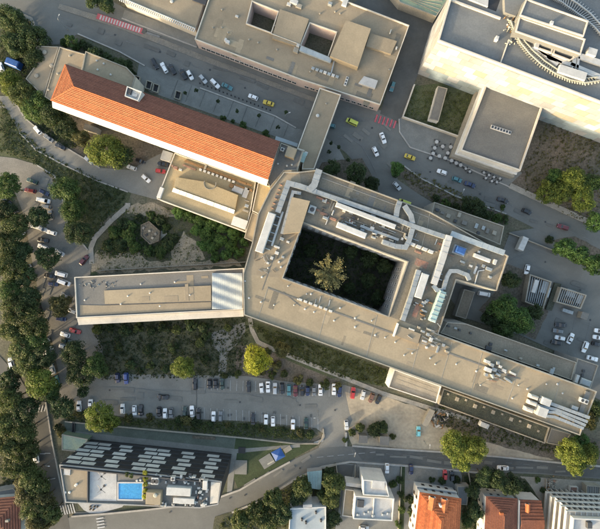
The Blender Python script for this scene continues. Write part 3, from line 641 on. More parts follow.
# low annexes of the hospital, each its own roof
an = building('plant_annex', 'grey annex roof with hatches beside the north arm', [(434,202),(504,226),(500,245),(431,215)], 12.0, 'grey_wall', 'roof_brown', par=.3)
for (x, y, w, d) in ((437,210,4,3),(442,213,4,2.5),(448,216,4,4),(459,215,3,5),(455,221,3,3),(464,223,5,4),(476,226,3,5),(483,228,3,4),(487,231,3,5),(494,233,4,4),(478,233,3,3)):
    unit(an, 'hatch', x, y, 12.0, w, d, .5, 21, rr.choice(['metal', 'roof_grey', 'dark_metal', 'concrete']))
st = building('plant_annex', 'grey-brown lower roof strip along the north side of the long bar', [(447,322),(466,323.5),(576,362),(571,380),(440,333)], 13.5, 'grey_wall', 'roof_brown', par=.35)
for (x, y, w, d) in ((455,328,3,2),(459,330,2,2),(488,348,6,4),(490,344,3,3),(537,365,3,2),(551,371,4,5),(553,368,2,2),(470,333,2,2),(520,358,3,2),(448,326,3,1.5),(505,350,3,1.5)): unit(st, 'hatch', x, y, 13.5, w, d, .7, 20, rr.choice(['metal', 'dark_metal', 'concrete']))
eb = building('plant_annex', 'small pale grey block with white tanks at the east end', [(577,358),(598,365),(590,388.5),(571.5,380.5)], 13.0, 'grey_wall', 'roof_grey', par=.3)
unit(eb, 'tank', 584, 382, 13.0, 11, 7, 1.2, 20, 'metal', bev=.4); unit(eb, 'tank', 575, 378, 13.0, 3, 8, 1.3, 20, 'metal_white')
for x, y in ((583,371),(582,375)): unit(eb, 'hatch', x, y, 13.0, 2.5, 2.5, .4, 0, 'dark_metal')
lc = building('canopy_block', 'pale grey low flat roof projecting south of the long bar', [(394,369),(441,386),(436,403),(388,387)], 6.0, 'white_wall', 'concrete', par=.5, pm='white_wall')
for k in range(3): MB().strip([P(396 + k * 1, 374 + k * 5, 6), P(436 + k, 388.5 + k * 5, 6)], .12, 6, 6.05).build('roof_joint', M['concrete'], lc)
gr = building('green_roof_block', 'dark planted roof with small skylights south of the long bar', [(443,388),(549,427),(544,443),(438,404)], 3.0, 'concrete', 'green_roof', par=.6)
for k, (x, y) in enumerate(((448,394),(457,399),(466,400),(475,406),(484,407),(493,412),(502,414),(511,419),(520,421),(529,426),(538,431))): unit(gr, 'skylight', x, y, 3.0, 2 + 1.5 * (k % 2), 2 + 1.8 * (k % 2), .35, 20, 'concrete')
sr = building('low_shed', 'brown roofed low shed in the narrow service court', [(464,289),(475,292),(466,319),(455,316)], 3.2, 'grey_wall', 'roof_brown', par=.15)
ec = building('low_shed', 'pale wedge-shaped low roof under the south-east corner', [(551,428),(571,434),(562,446),(546,443)], 2.5, 'concrete', 'roof_grey', par=.2)

# ---- left wing
LH = 9.0
lw = building('hospital_wing', 'long narrow beige roofed wing reaching left from the hospital', [(75,277),(244,268),(243,309.5),(77,318)], LH, 'cream_wall', 'roof_grey', par=.55, pm='cream_wall')
MB().prism(PL([(77,318.4),(243,309.9),(243.5,316.5),(78.5,325)], LH - .6), 0, LH - .6).build('balcony_ledge', M['cream_wall'], lw)
slab(lw, [(104,290.5),(211,285.5),(211,301),(105,304)], LH, .45, 'roof_beige', 'roof_block')
slab(lw, [(80,305),(104,305.5),(211,302),(211,309),(80,315.5)], LH, .12, 'roof_beige2', 'roof_block')
# corrugated sheet roof: each sheet a part
for k in range(8):
    a = 212.5 + k * 3.75; b = MB(); nx, ny = 5, 44; i0 = len(b.v)
    for jy in range(ny + 1):
        for jx in range(nx + 1):
            x = a + 3.7 * jx / nx; y = 273 + 36 * jy / ny; v = (y - 273) * .94 - (x - 212) * .34
            b.v.append((*P(x, y, LH), LH + .72 + .13 * math.sin(2 * math.pi * v / 9.6) + (.03 if jx % 2 else 0)))
    for jy in range(ny):
        for jx in range(nx): q = i0 + jy * (nx + 1) + jx; b.f.append((q, q + nx + 1, q + nx + 2, q + 1))
    b.sides(PL([(a, 273), (a + 3.7, 273), (a + 3.7, 309), (a, 309)], LH), LH, LH + .5)
    b.build('roof_sheet', M['metal_blue'], lw)
for k in range(30): unit(lw, 'roof_clutter', rr.uniform(79, 118), rr.uniform(281, 288), LH, rr.uniform(.6, 2), rr.uniform(.5, 1.2), rr.uniform(.1, .4), rr.uniform(0, 90), rr.choice(['dark_metal', 'concrete', 'metal']))
for x, y in ((121,304),(128,296),(160,306),(85,300),(141,284),(175,282),(190,295),(150,293)): vent(lw, x, y, LH + .45 if 104 < x < 211 and y > 291 else LH, .35, .35)
lp = PL([(77,318),(243,309.5)], LH)
windows(lw, P(78.5,325,LH-.6), P(243.5,316.5,LH-.6), P(150, 400), 1.2, 2, 24, fh=3.6, w=1.8, h=1.6)

roof_patches(lw, (85,292), (205,279), 4, 5, LH, 3, ['roof_grey', 'roof_beige4', 'roof_beige2'])
roof_patches(lw, (110,297), (205,293), 5, 6, LH + .45, 3, ['roof_beige3', 'roof_beige4', 'roof_beige2'])
# ---- orange roofed hall
OE, OR = 15.0, 18.6
ob = thing('orange_roofed_hall', 'long hall with a bright orange tiled hip roof and white wall', 'building', (*P(165, 120, OE), 0))
NW, SW_, SE, NE = P(65.5,64.5,OE), P(51,100.5,OE), P(268,179.5,OE), P(280,142,OE)
RW, RE = P(74,86.8,OR), P(274,159.5,OR)
wl = ccw([NW, SW_, SE, NE]); MB().sides(offset(wl, .5, True), 0, OE).build('walls', M['white_wall'], ob)
MB().strip(wl, .7, OE - .35, OE - .02, closed=True, shift=.35).build('eaves', M['white_wall'], ob)
def courses(root, a, b, c, d, z0, z1, n, m, name='tile_course', th=.26, lap=.03):
    """tile courses between the eave a-b and the ridge d-c"""
    a, b, c, d = (Vector((*a, z0)), Vector((*b, z0)), Vector((*c, z1)), Vector((*d, z1)))
    nrm = (b - a).cross(d - a).normalized()
    if nrm.z < 0: nrm = -nrm
    for k in range(n):
        t0, t1 = k / n - (0 if k == 0 else lap / n), (k + 1) / n
        p, q = a + (d - a) * t0, b + (c - b) * t0; r, s_ = b + (c - b) * t1, a + (d - a) * t1
        up = nrm * th; lo = nrm * .01
        mb = MB(); top = [p + up, q + up, r + lo, s_ + lo]; bot = [p - up, q - up, r - up, s_ - up]
        mb.v = [tuple(v) for v in top + bot]; mb.f = [(0, 1, 2, 3), (4, 5, 1, 0), (5, 6, 2, 1), (6, 7, 3, 2), (7, 4, 0, 3), (7, 6, 5, 4)]
        mb.build(name, M[m], root)
courses(ob, SW_, SE, RE, RW, OE, OR, 13, 'tile_orange')
courses(ob, NW, SW_, RW, RW, OE, OR, 12, 'tile_orange')
courses(ob, NE, NW, RW, RE, OE, OR, 13, 'tile_red_and_shade')  # unlit north-east slope: its shade is put into a darker tile colour
def mortar(root, a, b, c, d, z0, z1, n, m):
    a, b, c, d = (Vector((*a, z0)), Vector((*b, z0)), Vector((*c, z1)), Vector((*d, z1))); nrm = (b - a).cross(d - a).normalized(); nrm = nrm if nrm.z > 0 else -nrm
    for k in range(1, n):
        w_ = random.uniform(.006, .02); j_ = [k / n + random.uniform(-.006, .006) for _ in range(2)]
        q = [a + (d - a) * t for t in (j_[0] - w_, j_[0] + .01)]; r = [b + (c - b) * t for t in (j_[1] - w_, j_[1] + .01)]
        top = [q[0] + nrm * .3, r[0] + nrm * .3, r[1] + nrm * .3, q[1] + nrm * .3]; bot = [v - nrm * .28 for v in top]
        mb = MB(); mb.v = [tuple(v) for v in top + bot]; mb.f = [(0, 1, 2, 3), (4, 5, 1, 0), (5, 6, 2, 1), (6, 7, 3, 2), (7, 4, 0, 3), (7, 6, 5, 4)]; mb.build('mortar_line', M[m], root)
mortar(ob, SW_, SE, RE, RW, OE, OR, 13, 'mortar'); mortar(ob, NE, NW, RW, RE, OE, OR, 13, 'mortar_shade'); mortar(ob, NW, SW_, RW, RW, OE, OR, 12, 'mortar')
# wide white sloping cornice under the south-west eave
ea, eb_ = Vector(SW_), Vector(SE); en = Vector(((eb_ - ea).y, -(eb_ - ea).x)).normalized()
i0, i1 = ea - en * .3, eb_ - en * .3; o0, o1 = ea + en * 1.9, eb_ + en * 1.9
cb = MB(); cb.v = [(*i0, OE - .4), (*i1, OE - .4), (*o1, OE - 1.9), (*o0, OE - 1.9), (*i0, OE - 2.4), (*i1, OE - 2.4), (*o1, OE - 2.4), (*o0, OE - 2.4)]
cb.f = [(0, 3, 2, 1), (4, 5, 6, 7), (3, 7, 6, 2), (0, 1, 5, 4), (1, 2, 6, 5), (3, 0, 4, 7)]; cb.build('cornice', M['white_wall'], ob)
MB().face([(*SE, OE), (*NE, OE), (*RE, OR)]).build('gable', M['white_wall'], ob)
MB().tube([(*RW, OR + .1), (*RE, OR + .1)], .2, 6).tube([(*RW, OR + .1), (*NW, OE + .1)], .17, 6).tube([(*RW, OR + .1), (*SW_, OE + .1)], .17, 6).build('ridge_cap', M['tile_orange'], ob)
# roof-light box on the shaded north-east slope
bx = [(127,86),(142,91.5),(138,101),(124.5,96)]; zt = OR - .3
MB().strip(ccw(PL(bx, zt)), .3, OE + .4, zt, closed=True, shift=.15).poly(PL([(127,86.5),(141.5,91.5),(138,100.5),(125,96)], OR - 1.2), OR - 1.2).build('lift_housing', M['white_wall'], ob)
unit(ob, 'machinery', 130, 92, OR - 1.2, 4, 5, .7, 20, 'dark_metal'); unit(ob, 'machinery', 135, 95.5, OR - 1.2, 5, 3, .4, 20, 'metal_white')
iw2 = offset(wl, .5, True)
ed = max(range(4), key=lambda i: -(iw2[i][1] + iw2[(i+1) % 4][1]))
windows(ob, iw2[ed], iw2[(ed + 1) % 4], P(100, 400), 3.2, 3, 36, fh=3.9, w=1.5, h=2.1)
wt = building('entrance_terrace', 'grey-brown terrace roof with a concave edge at the west end', [(36,46),(59,47),(54,63),(44,97),(26,79),(34,68),(38,57)], 5.0, 'grey_wall', 'roof_beige2', par=.3)
for x, y in ((45,52.5),(52,66),(37,76)): vent(wt, x, y, 5.0, .9, .5, 'concrete')
wt2 = building('entrance_terrace', 'beige terrace roof wrapped round the west end of the orange roof', [(60,47),(86,54.5),(82,72),(66,66),(51,101),(45,97),(55,63)], 6.0, 'cream_wall', 'roof_beige2', par=.3)
for x, y in ((58,74),(49,90),(70,56)): vent(wt2, x, y, 6.0, .5, .4, 'concrete')
nt_ = building('north_terrace', 'pale beige flat roof strip behind the orange roof', [(86,51.5),(127,67.5),(136,77),(132,90),(82,72)], 9.0, 'cream_wall', 'roof_beige', par=.4)
for x, y in ((97,61),(98,70),(111,75),(104,64)): vent(nt_, x, y, 9.0, .4, .6)
for (x, y) in ((138,82),(150,87),(157,90),(179,97)):
    c = P(x, y, 0); lwz = thing('light_well', 'dark light well behind the orange roof, ' + {138: 'nearest the pale terrace', 150: 'second from the pale terrace', 157: 'third from the pale terrace', 179: 'farthest right'}[x], 'light well', (c[0], c[1], 0), 'light wells')
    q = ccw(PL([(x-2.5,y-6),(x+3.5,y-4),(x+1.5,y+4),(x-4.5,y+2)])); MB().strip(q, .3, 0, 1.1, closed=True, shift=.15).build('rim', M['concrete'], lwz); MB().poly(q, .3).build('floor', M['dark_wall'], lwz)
ee = building('link_block', 'grey flat roofed link between the orange roof and the bridge', [(281,143),(303,151),(297,170.5),(284,171),(270,188),(267,181)], 12.0, 'cream_wall', 'roof_grey', par=.4)
unit(ee, 'roof_block', 291, 154, 12.0, 9.5, 10, 2.4, 20, 'roof_beige'); unit(ee, 'air_unit', 282.5, 150, 12.0, 4, 3.5, 1.0, 20, 'metal_white', fans=1)
for x, y in ((278,164),(287,166),(292,165)): vent(ee, x, y, 12.0, .4, .6)
lk = building('glazed_canopy', 'narrow pale blue canopy at the end of the orange roof', [(276,136),(298,143.5),(297,147),(275,139.5)], 5.0, 'metal_white', 'metal_blue', par=0, cat='canopy')

# ---- annex with lit terrace south of the orange roof
AH = 7.0
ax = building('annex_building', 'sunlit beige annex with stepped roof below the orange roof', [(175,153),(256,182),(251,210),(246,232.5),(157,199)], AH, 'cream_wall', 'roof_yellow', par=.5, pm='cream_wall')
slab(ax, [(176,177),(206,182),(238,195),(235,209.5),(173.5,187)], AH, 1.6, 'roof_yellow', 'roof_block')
b = MB(); q0 = PL([(171.6,191.6),(234,214)], AH + .1); q1 = PL([(173.3,187.6),(235,210)], AH + 1.75)
for k in range(9):
    t0, t1 = k / 9 + .002, (k + 1) / 9 - .002
    A = [Vector((*q0[0], AH + .05)).lerp(Vector((*q0[1], AH + .05)), t) for t in (t0, t1)]; B = [Vector((*q1[0], AH + 1.75)).lerp(Vector((*q1[1], AH + 1.75)), t) for t in (t1, t0)]
    MB().face([tuple(v) for v in A + B]).face([(v[0], v[1], v[2] - .12) for v in (B[::-1] + A[::-1])]).build('skylight_pane', M['roof_white'], ax)
unit(ax, 'stair_block', 240, 223, AH, 15, 9, 1.2, 20, 'white_wall')
ring = [P(210 + 6 * math.cos(a), 183.5 + 6 * math.sin(a), AH + 1.6) for a in np.linspace(-.2, 3.6, 14)]
MB().strip(ring, .25, AH + 1.6, AH + 1.85).build('round_kerb', M['concrete'], ax)
for k in range(9): unit(ax, 'condenser', 201 + k * 4.1, 170 + k * 1.5, AH, 2.6, 2.2, .8, 20, 'metal_white')
duct(ax, [(185,161),(206,169),(230,178),(252,186)], AH, .8, 'brown_wood', z=.05, ht=.5, seam=False)
duct(ax, [(183,165),(196,170)], AH, .6, 'rust', z=.05, ht=.4, seam=False)
for (x, y, w, d, m) in ((176,168,4,3,'rust'),(181,170,3,2,'metal_white'),(173,166,2,2,'rust'),(238,190,11,6,'roof_white'),(246,193,5,10,'roof_white'),(240,187,9,2,'brown_wood'),(247,206,4,3,'metal'),(246,211,6,2,'concrete'),(232,186,5,4,'brown_wood'),(243,183,7,2,'brown_wood'),(250,190,5,2,'brown_wood'),(206,167,2,6,'concrete'),(247,201,5,1,'concrete')):
    unit(ax, 'roof_unit', x, y, AH, w, d, .7, 20, m)
unit(ax, 'white_post', 161, 193, AH, 4, 11, .9, 20, 'white_wall')
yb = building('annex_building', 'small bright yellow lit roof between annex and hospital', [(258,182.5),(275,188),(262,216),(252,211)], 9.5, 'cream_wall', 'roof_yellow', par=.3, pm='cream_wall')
yb2 = building('annex_building', 'small beige corner roof beside the annex and west arm', [(252,212),(263,217),(253,242),(244,238)], 9.0, 'cream_wall', 'roof_beige', par=.3)
pav = building('entry_porch', 'small pale porch at the left end of the annex', [(163,150),(173,153),(170,162),(160,159)], 3.0, 'white_wall', 'roof_white', par=0, cat='porch')
pav2 = building('entry_porch', 'grey porch roof below the white hall wall', [(85,123),(98,128),(96,133),(83,129)], 3.0, 'grey_wall', 'roof_grey', par=0, cat='porch')

# ---- top hospital
TH = 6.0
th = building('clinic_building', 'beige flat-roofed clinic with two square light courts at the top', [(195,40),(214,-15),(300,-15),(352,4),(409,26),(380,105.5),(300,80)], TH, 'pink_wall', 'roof_beige2', par=.6, pm='cream_wall',
  holes=[[(252.5,2.5),(278,12.5),(271,33),(247,24)], [(310,24),(336,33),(327.5,57),(301,46)]])
tp = PL([(195,40),(300,80),(380,105.5)], TH); windows(th, tp[0], tp[1], P(200, 200), 1.0, 1, 20, w=1.8, h=1.6); windows(th, tp[1], tp[2], P(300, 200), 1.0, 1, 12, fh=2.9, w=1.8, h=1.5)
slab(th, [(330,56),(346,20),(371,28.5),(358,67)], TH, 2.8, 'roof_beige', 'roof_block'); slab(th, [(370,33),(397,41),(391,54),(366,46)], TH, 1.2, 'roof_beige2', 'roof_block'); slab(th, [(364,76),(378,80.5),(375,88.5),(358.5,83)], TH, 1.0, 'roof_white', 'roof_block')
slab(th, [(280,9),(309,19),(299,47),(272,38)], TH, 1.0, 'roof_beige2', 'roof_block')
duct(th, [(300,50),(331,62)], TH, 1.8, 'metal_blue', ht=.9); duct(th, [(334,62),(331,74)], TH, .5, 'metal', ht=.4)
for k in range(7): unit(th, 'condenser', 313 + k * 4, 69 + k * 1.4, TH, 3.2, 2.6, .8, 20, rr.choice(['metal_white', 'metal_blue', 'metal']))
unit(th, 'air_unit', 346, 82, TH, 2.6, 9, .9, 18, 'metal_white', fans=3)
for (x, y, w, d) in ((228,43,4,3),(226,41,2,3),(296,51,5,5),(298,47,3,3),(237,17,3,2),(294,3,8,4),(299,7,6,4),(289,5,4,3),(330,5,4,3),(345,3,5,8),(390,33,1,4),(396,49,1.5,2.5),(366,37,3,3)): unit(th, 'air_unit', x, y, TH, w, d, rr.uniform(.6, 1.3), 20, rr.choice(['metal_white', 'metal', 'concrete', 'metal_white']))
for x, y in ((213,28),(222,28),(249,40),(258,43),(228,33),(277,50),(275,26),(240,62),(310,72),(340,14),(320,14),(389,70),(222,10),(335,12),(355,46),(380,40)): vent(th, x, y, TH, .4, .5, 'concrete')
MB().strip(PL([(271,35),(300,46)], TH), .25, TH + 1.0, TH + 1.15).build('roof_joint', M['cream_wall'], th)
roof_patches(th, (215,25), (245,50), 8, 10, TH, -20, ['roof_beige', 'roof_beige4', 'roof_beige3'])
roof_patches(th, (265,55), (370,95), 6, 12, TH, -20, ['roof_beige', 'roof_brown', 'roof_grey'])
roof_patches(th, (375,60), (395,40), 10, 6, TH, -20, ['roof_beige', 'roof_brown'])
tl = building('colonnade_building', 'beige roofed building with white balustrade at the top edge', [(110,-20),(121,-2),(195,29),(205,-2),(212,-20)], TH, 'cream_wall', 'roof_beige2', par=0)
tq = PL([(121,-2),(195,29)], TH); a, bb = Vector(tq[0]), Vector(tq[1]); nn = Vector((-(bb - a).y, (bb - a).x)).normalized() * -.8
for k in range(40):
    p = a.lerp(bb, k / 39); MB().box((p.x + nn.x * .6, p.y + nn.y * .6, TH - .05), (.28, 1.6, .4), math.atan2((bb - a).y, (bb - a).x)).build('cornice_block', M['white_wall'], tl)
MB().strip([tuple(a), tuple(bb)], .25, TH, TH + .5).build('balustrade', M['white_wall'], tl)
unit(tl, 'dark_opening', 200, 0, TH, 14, 7, .3, 20, 'dark_metal'); vent(tl, 172, 2, TH, .7, .6)  # dark slab paints the shade inside a small open court
br = building('bridge_wing', 'narrow beige roofed bridge wing crossing over the street', [(319.5,88),(341,95),(314,169.5),(302,169.5),(303.5,151),(297,149)], 8.0, 'cream_wall', 'roof_beige2', z0=4.6, par=.4, pm='cream_wall')
MB().poly(PL([(319.5,88),(341,95),(314,169.5),(302,169.5),(303.5,151),(297,149)], 8.0), 4.6).build('soffit', M['concrete'], br)
for x, y in ((322,95),(336,99),(302,150),(317,155)): c = P(x, y, 8.0); MB().box((c[0], c[1], 0), (.7, .7, 4.6)).build('column', M['concrete'], br)
vent(br, 317.5, 116, 8.0, .7, .7); vent(br, 326, 104, 8.0, .4, .5, 'concrete')
unit(br, 'air_unit', 303.5, 158, 8.0, 4, 10, .9, 20, 'metal_teal'); unit(br, 'air_unit', 306, 154, 8.0, 3, 4, .7, 20, 'metal_white')

# ---- white hall at top right
WH = 22.7
hall = building('sports_hall', 'tall hall with grey roof and bright white panelled facade', [(437,42),(451,-6),(460,-20),(660,-20),(660,126.5)], WH, 'grey_wall', 'roof_slate', par=1.0, parw=.5, pm='cream_wall')
A, B_ = Vector(P(437,42,WH)), Vector(P(660,126.5,WH)); d = (B_ - A).normalized(); n = Vector((d.y, -d.x)); L = (B_ - A).length
o = ORG[hall.name]; rz = math.atan2(d.y, d.x); rows = 7; ph = (WH - .5) / rows; pw = 4.4; cols = int(min(L, 82) / pw)
pm_ = MB().box((0, 0, .03), (pw - .06, .12, ph - .06)).build('facade_panel', M['panel']); pmesh = pm_.data; bpy.data.objects.remove(pm_)
pm_ = MB().box((0, 0, .03), (pw - .06, .12, ph - .06)).build('facade_panel', M['panel_grey']); pmesh2 = pm_.data; bpy.data.objects.remove(pm_)
pm_ = MB().box((0, 0, .03), (pw - .06, .12, ph - .06)).build('facade_panel', M['panel_cream']); pmesh3 = pm_.data; bpy.data.objects.remove(pm_)
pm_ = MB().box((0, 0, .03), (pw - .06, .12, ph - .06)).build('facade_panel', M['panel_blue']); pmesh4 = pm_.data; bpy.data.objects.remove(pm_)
for r in range(rows):
    for c in range(cols):
        p = A + d * (pw * (c + .5 + (.5 if r % 2 else 0))) + n * .07
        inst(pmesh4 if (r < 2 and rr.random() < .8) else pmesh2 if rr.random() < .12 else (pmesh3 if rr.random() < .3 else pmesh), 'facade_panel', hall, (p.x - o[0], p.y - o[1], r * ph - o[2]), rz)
A2, B2 = Vector(P(451,-6,WH)), Vector(P(437,42,WH)); d2 = (B2 - A2).normalized(); n2 = Vector((d2.y, -d2.x))
for r in range(rows):
    for c in range(int((B2 - A2).length / pw)):
        p = A2 + d2 * (pw * (c + .5)) + n2 * .07
        inst(pmesh, 'facade_panel', hall, (p.x - o[0], p.y - o[1], r * ph - o[2]), math.atan2(d2.y, d2.x))
def mb_strip(root, a, b, h, w, z0, z1, m, name): return MB().strip([P(*a, h), P(*b, h)], w, z0, z1).build(name, M[m], root)
mb_strip(hall, (508.5,40), (499.5,64.5), WH, .3, WH, WH + .6, 'cream_wall', 'roof_kerb')
mb_strip(hall, (449,0), (500,19), WH, .6, WH, WH + .6, 'cream_wall', 'roof_kerb')
slab(hall, [(526,-1),(588,21.5),(583,37),(519,16)], WH, 4.0, 'roof_slate', 'roof_block'); slab(hall, [(519,17),(585,39.5),(580,55),(515,32)], WH, 3.2, 'roof_slate', 'roof_block')
for q, z in (([(526,-1),(588,21.5),(583,37),(519,16)], 4.0), ([(519,17),(585,39.5),(580,55),(515,32)], 3.2)): MB().strip(ccw(PL(q, WH + z)), .4, WH + z, WH + z + .4, closed=True, shift=.2).build('roof_kerb', M['cream_wall'], hall)
slab(hall, [(504,-20),(522,-20),(526,0),(516,16),(505,12)], WH, 1.5, 'roof_slate', 'roof_block')
MB().face([(*P(489,-6,WH), WH + .02), (*P(500,0,WH), WH + .02), (*P(496,11.5,WH), WH + .02), (*P(487,8,WH), WH + .02)][::-1]).build('dark_opening', M['dark_wall'], hall)  # flat dark face drawn for a slot in the roof
slab(hall, [(456,-6),(488,6.5),(489,-6),(470,-14)], WH, .8, 'roof_white', 'roof_block')
# framed plant pen and platforms
for q in ([(534,42),(551,48),(549,55.5),(533,50)], [(552,48.5),(570,55),(572,60),(567,63),(550,56.5)]):
    p = ccw(PL(q, WH)); MB().strip(p, .45, WH, WH + 1.6, closed=True, shift=.2).build('pen_wall', M['cream_wall'], hall); MB().poly(p, WH + .1).build('pen_floor', M['roof_grey'], hall)
for a, b, w in (((529,40),(537,50),.6),((537,50),(556,66),1.2),((545,58),(570,66),1.4),((573,58),(571,74),1.3),((577,58),(575,72),.8),((569,65),(600,78),1.1),((571,69),(598,80),.6),((577,57),(604,66),2.0),((530,49),(560,64),.7)): mb_strip(hall, a, b, WH, w, WH + .3, WH + 1.0, 'metal_white', 'walkway')
unit(hall, 'air_handler', 569, 75, WH, 28, 8, 2.0, 18, 'metal_white'); unit(hall, 'air_handler', 534.5, 47, WH, 4, 7, 1.8, 18, 'metal_white'); unit(hall, 'air_handler', 588.5, 54.5, WH, 9, 7, 2.0, 18, 'metal_white')
unit(hall, 'roof_lamp', 495.5, 40, WH, 3, 4, 1.4, 18, 'metal_white'); unit(hall, 'roof_lamp', 550.5, 24, WH + 4, 3, 3, 1.0, 18, 'metal_white')
# two ribbed arcs
def arc(pts, rib, h, m, inner):
    q = PL(pts, h); out = []
    for i in range(len(q) - 1):
        for j in range(6): out.append(Vector(q[i]).lerp(Vector(q[i + 1]), j / 6))
    cx = Vector(P(*inner, h))
    MB().strip([tuple(p) for p in out], .35, h + .9, h + 1.2).build('arc_rail', M[m], hall)
    MB().strip([tuple(p + (cx - p).normalized() * rib * .85) for p in out], .3, h + .9, h + 1.2).build('arc_rail', M[m], hall)
    for p in out:
        dd = (cx - p).normalized(); e = p + dd * rib; s = p - dd * rib * .45
        MB().strip([(s.x, s.y), (e.x, e.y)], .17, h + .5, h + .88).box((p.x, p.y, h), (.2, .2, .5)).build('arc_rib', M[m], hall)
arc([(509,22),(513,33),(519,44),(528,55),(540,66),(554,75),(568,81),(583,84),(602,81)], 1.9, WH, 'lattice', (560,40))
arc([(548,-8),(560,-4),(575,5),(588,15),(600,28),(610,42)], 3.2, WH, 'metal_white', (560,30))
for k in range(40): unit(hall, 'roof_clutter', rr.uniform(503, 525), rr.uniform(18, 46), WH, rr.uniform(.8, 3), rr.uniform(.5, 1), rr.uniform(.3, 1.0), rr.uniform(0, 180), rr.choice(['lattice', 'metal_white', 'brown_wood', 'lattice']))
fb = building('hall_block', 'square grey flat-roofed block in front of the white hall', [(485,85),(543,104),(519.5,171.5),(459.5,151)], 8.0, 'white_wall', 'roof_grey', par=.7, parw=.6, pm='cream_wall')
p8 = ccw(PL([(485,85),(543,104),(519.5,171.5),(459.5,151)], 8.0))
MB().strip(p8, .9, 0, 3.0, closed=True, shift=-.47).build('plinth', M['concrete'], fb); MB().strip(p8, .5, 5.0, 5.4, closed=True, shift=-.27).build('cornice', M['white_wall'], fb)
unit(fb, 'skylight_frame', 500.5, 130, 8.0, 21, 3.6, .5, 18, 'roof_white')
for k in range(7): unit(fb, 'skylight_pane', 492 + k * 2.85, 127.3 + k * .93, 8.0, 1.8, 2.2, .06, 18, 'window_glass', base=.5, bev=0)
gs = building('glasshouse_roof', 'green glazed roof at the top edge beside the hall', [(386,-14),(400,3),(436,17),(447,1),(447,-14)], 4.0, 'concrete', 'green_glass', par=.3)
for k in range(4): mb_strip(gs, (392 + k * 3, -8 + k * 2), (438 + k * 1.5, 13 - k * 4), 4.0, .2, 4.0, 4.12, 'concrete', 'glazing_bar')
tag(MB().strip(PL([(413.5,86),(402,118),(459,138),(476,94)]), .5, 0, 1.6).build('garden_wall', M['cream_wall']), 'cream wall round the lawn beside the hall', 'wall')
lb = building('lawn_pavilion', 'narrow grey slab roof standing on the walled lawn', [(438,86),(447.5,88.5),(438.5,121.5),(429,119)], 2.6, 'white_wall', 'roof_grey', par=.15)
# ---- hotel with rooftop pool
HH = 20.0
hot = building('hotel', 'dark hotel with white facade panels and a rooftop pool', [(60,464),(212,479.5),(222,481),(218.5,504),(200,507.5),(100,503.5),(66,502)], HH, 'dark_wall', 'roof_grey', par=.5, pm='grey_wall')
F0, F1 = Vector(P(60,464,HH)), Vector(P(222,481,HH)); o = ORG[hot.name]; d = (F1 - F0).normalized(); n = Vector((-d.y, d.x)); FL = (F1 - F0).length; rz = math.atan2(d.y, d.x)
fh = 2.9; zb = 2.2
bm_ = MB().box((0, 0, 0), (4.7, .16, 2.0)).build('facade_panel', M['panel_grey']); fp = bm_.data; bpy.data.objects.remove(bm_)
bm_ = MB().box((0, 0, 0), (.6, .1, 2.3)).build('window', M['window_glass']); fw = bm_.data; bpy.data.objects.remove(bm_)
base = (90.0, 231.0)
for (xa, xb) in ((84,119),(124,139),(148,178),(184,201),(209,224)):
    ua, ub = (max(xa, 90.5) - base[0]) / (base[1] - base[0]) * FL, (xb - base[0]) / (base[1] - base[0]) * FL
    for r in range(6):
        u = ua + 2.2 + (1.3 if r % 2 else 0)
        while u + 1.4 < ub:
            p = F0 + d * u + n * .09; inst(fp, 'facade_panel', hot, (p.x - o[0], p.y - o[1], zb + r * fh + .3), rz)
            p = F0 + d * (u + 2.5) + n * .055
            if u + 3.2 < ub: inst(fw, 'window', hot, (p.x - o[0], p.y - o[1], zb + r * fh + .3), rz)
            u += 5.15
for r in range(7): MB().strip([tuple(F0 + n * .2), tuple(F1 + n * .2)], .3, zb + r * fh - .3, zb + r * fh).build('floor_band', M['dark_metal'], hot)
slab(hot, [(62,467),(88,469.5),(88,500.5),(67.5,499.5)], HH, .06, 'roof_beige2', 'deck'); slab(hot, [(90,469.5),(116.5,472),(116.5,501),(89.5,500.5)], HH, .1, 'roof_white', 'deck'); slab(hot, [(118,472),(144.5,474.5),(144.5,481),(118,481)], HH, .08, 'roof_grey', 'deck')
slab(hot, [(211,482),(221,483),(217.5,503),(210,504)], HH, .5, 'cream_wall', 'roof_block')
mb_strip(hot, (89,469), (88.8,501), HH, .3, HH, HH + 1.0, 'dark_metal', 'screen'); mb_strip(hot, (62,466.5), (209,481), HH, .35, HH, HH + 1.1, 'dark_metal', 'screen')
# pool
pq = ccw(PL([(117.5,481.5),(144,481.5),(143.5,500.5),(117.5,500)], HH)); MB().strip(pq, .5, HH, HH + .35, closed=True, shift=.25).build('pool_rim', M['roof_white'], hot); MB().poly(pq, HH + .22).build('pool_water', M['pool_water'], hot)
unit(hot, 'white_square', 67.5, 471.5, HH, 6.5, 6.5, .25, 5, 'roof_white', base=.06)
for x, y in ((76,485),(70,492),(65.5,492),(77,484)): vent(hot, x, y, HH + .06, .5, .4)
for x, y in ((141,479.5),(137.5,480)): vent(hot, x, y, HH + .08, .45, .6)
HB = []
rh = random.Random(5)
for (x, y, w, d_, z, m, f) in ((180,489,24,8,1.8,'metal_white',0),(185,498.5,21,5.5,1.6,'metal_white',0),(156,479.5,7,7,1.2,'metal_white',2),(155.5,495,14.5,12,2.2,'roof_beige',0),(174,477,4,4,1.4,'metal_white',1),(206,483,4.5,9,1.6,'metal_white',0)): unit(hot, 'plant_unit', x, y, HH, w, d_, z, 3, m, fans=f)
vent(hot, 155.5, 495, HH + 2.2, .8, .4, 'lattice')
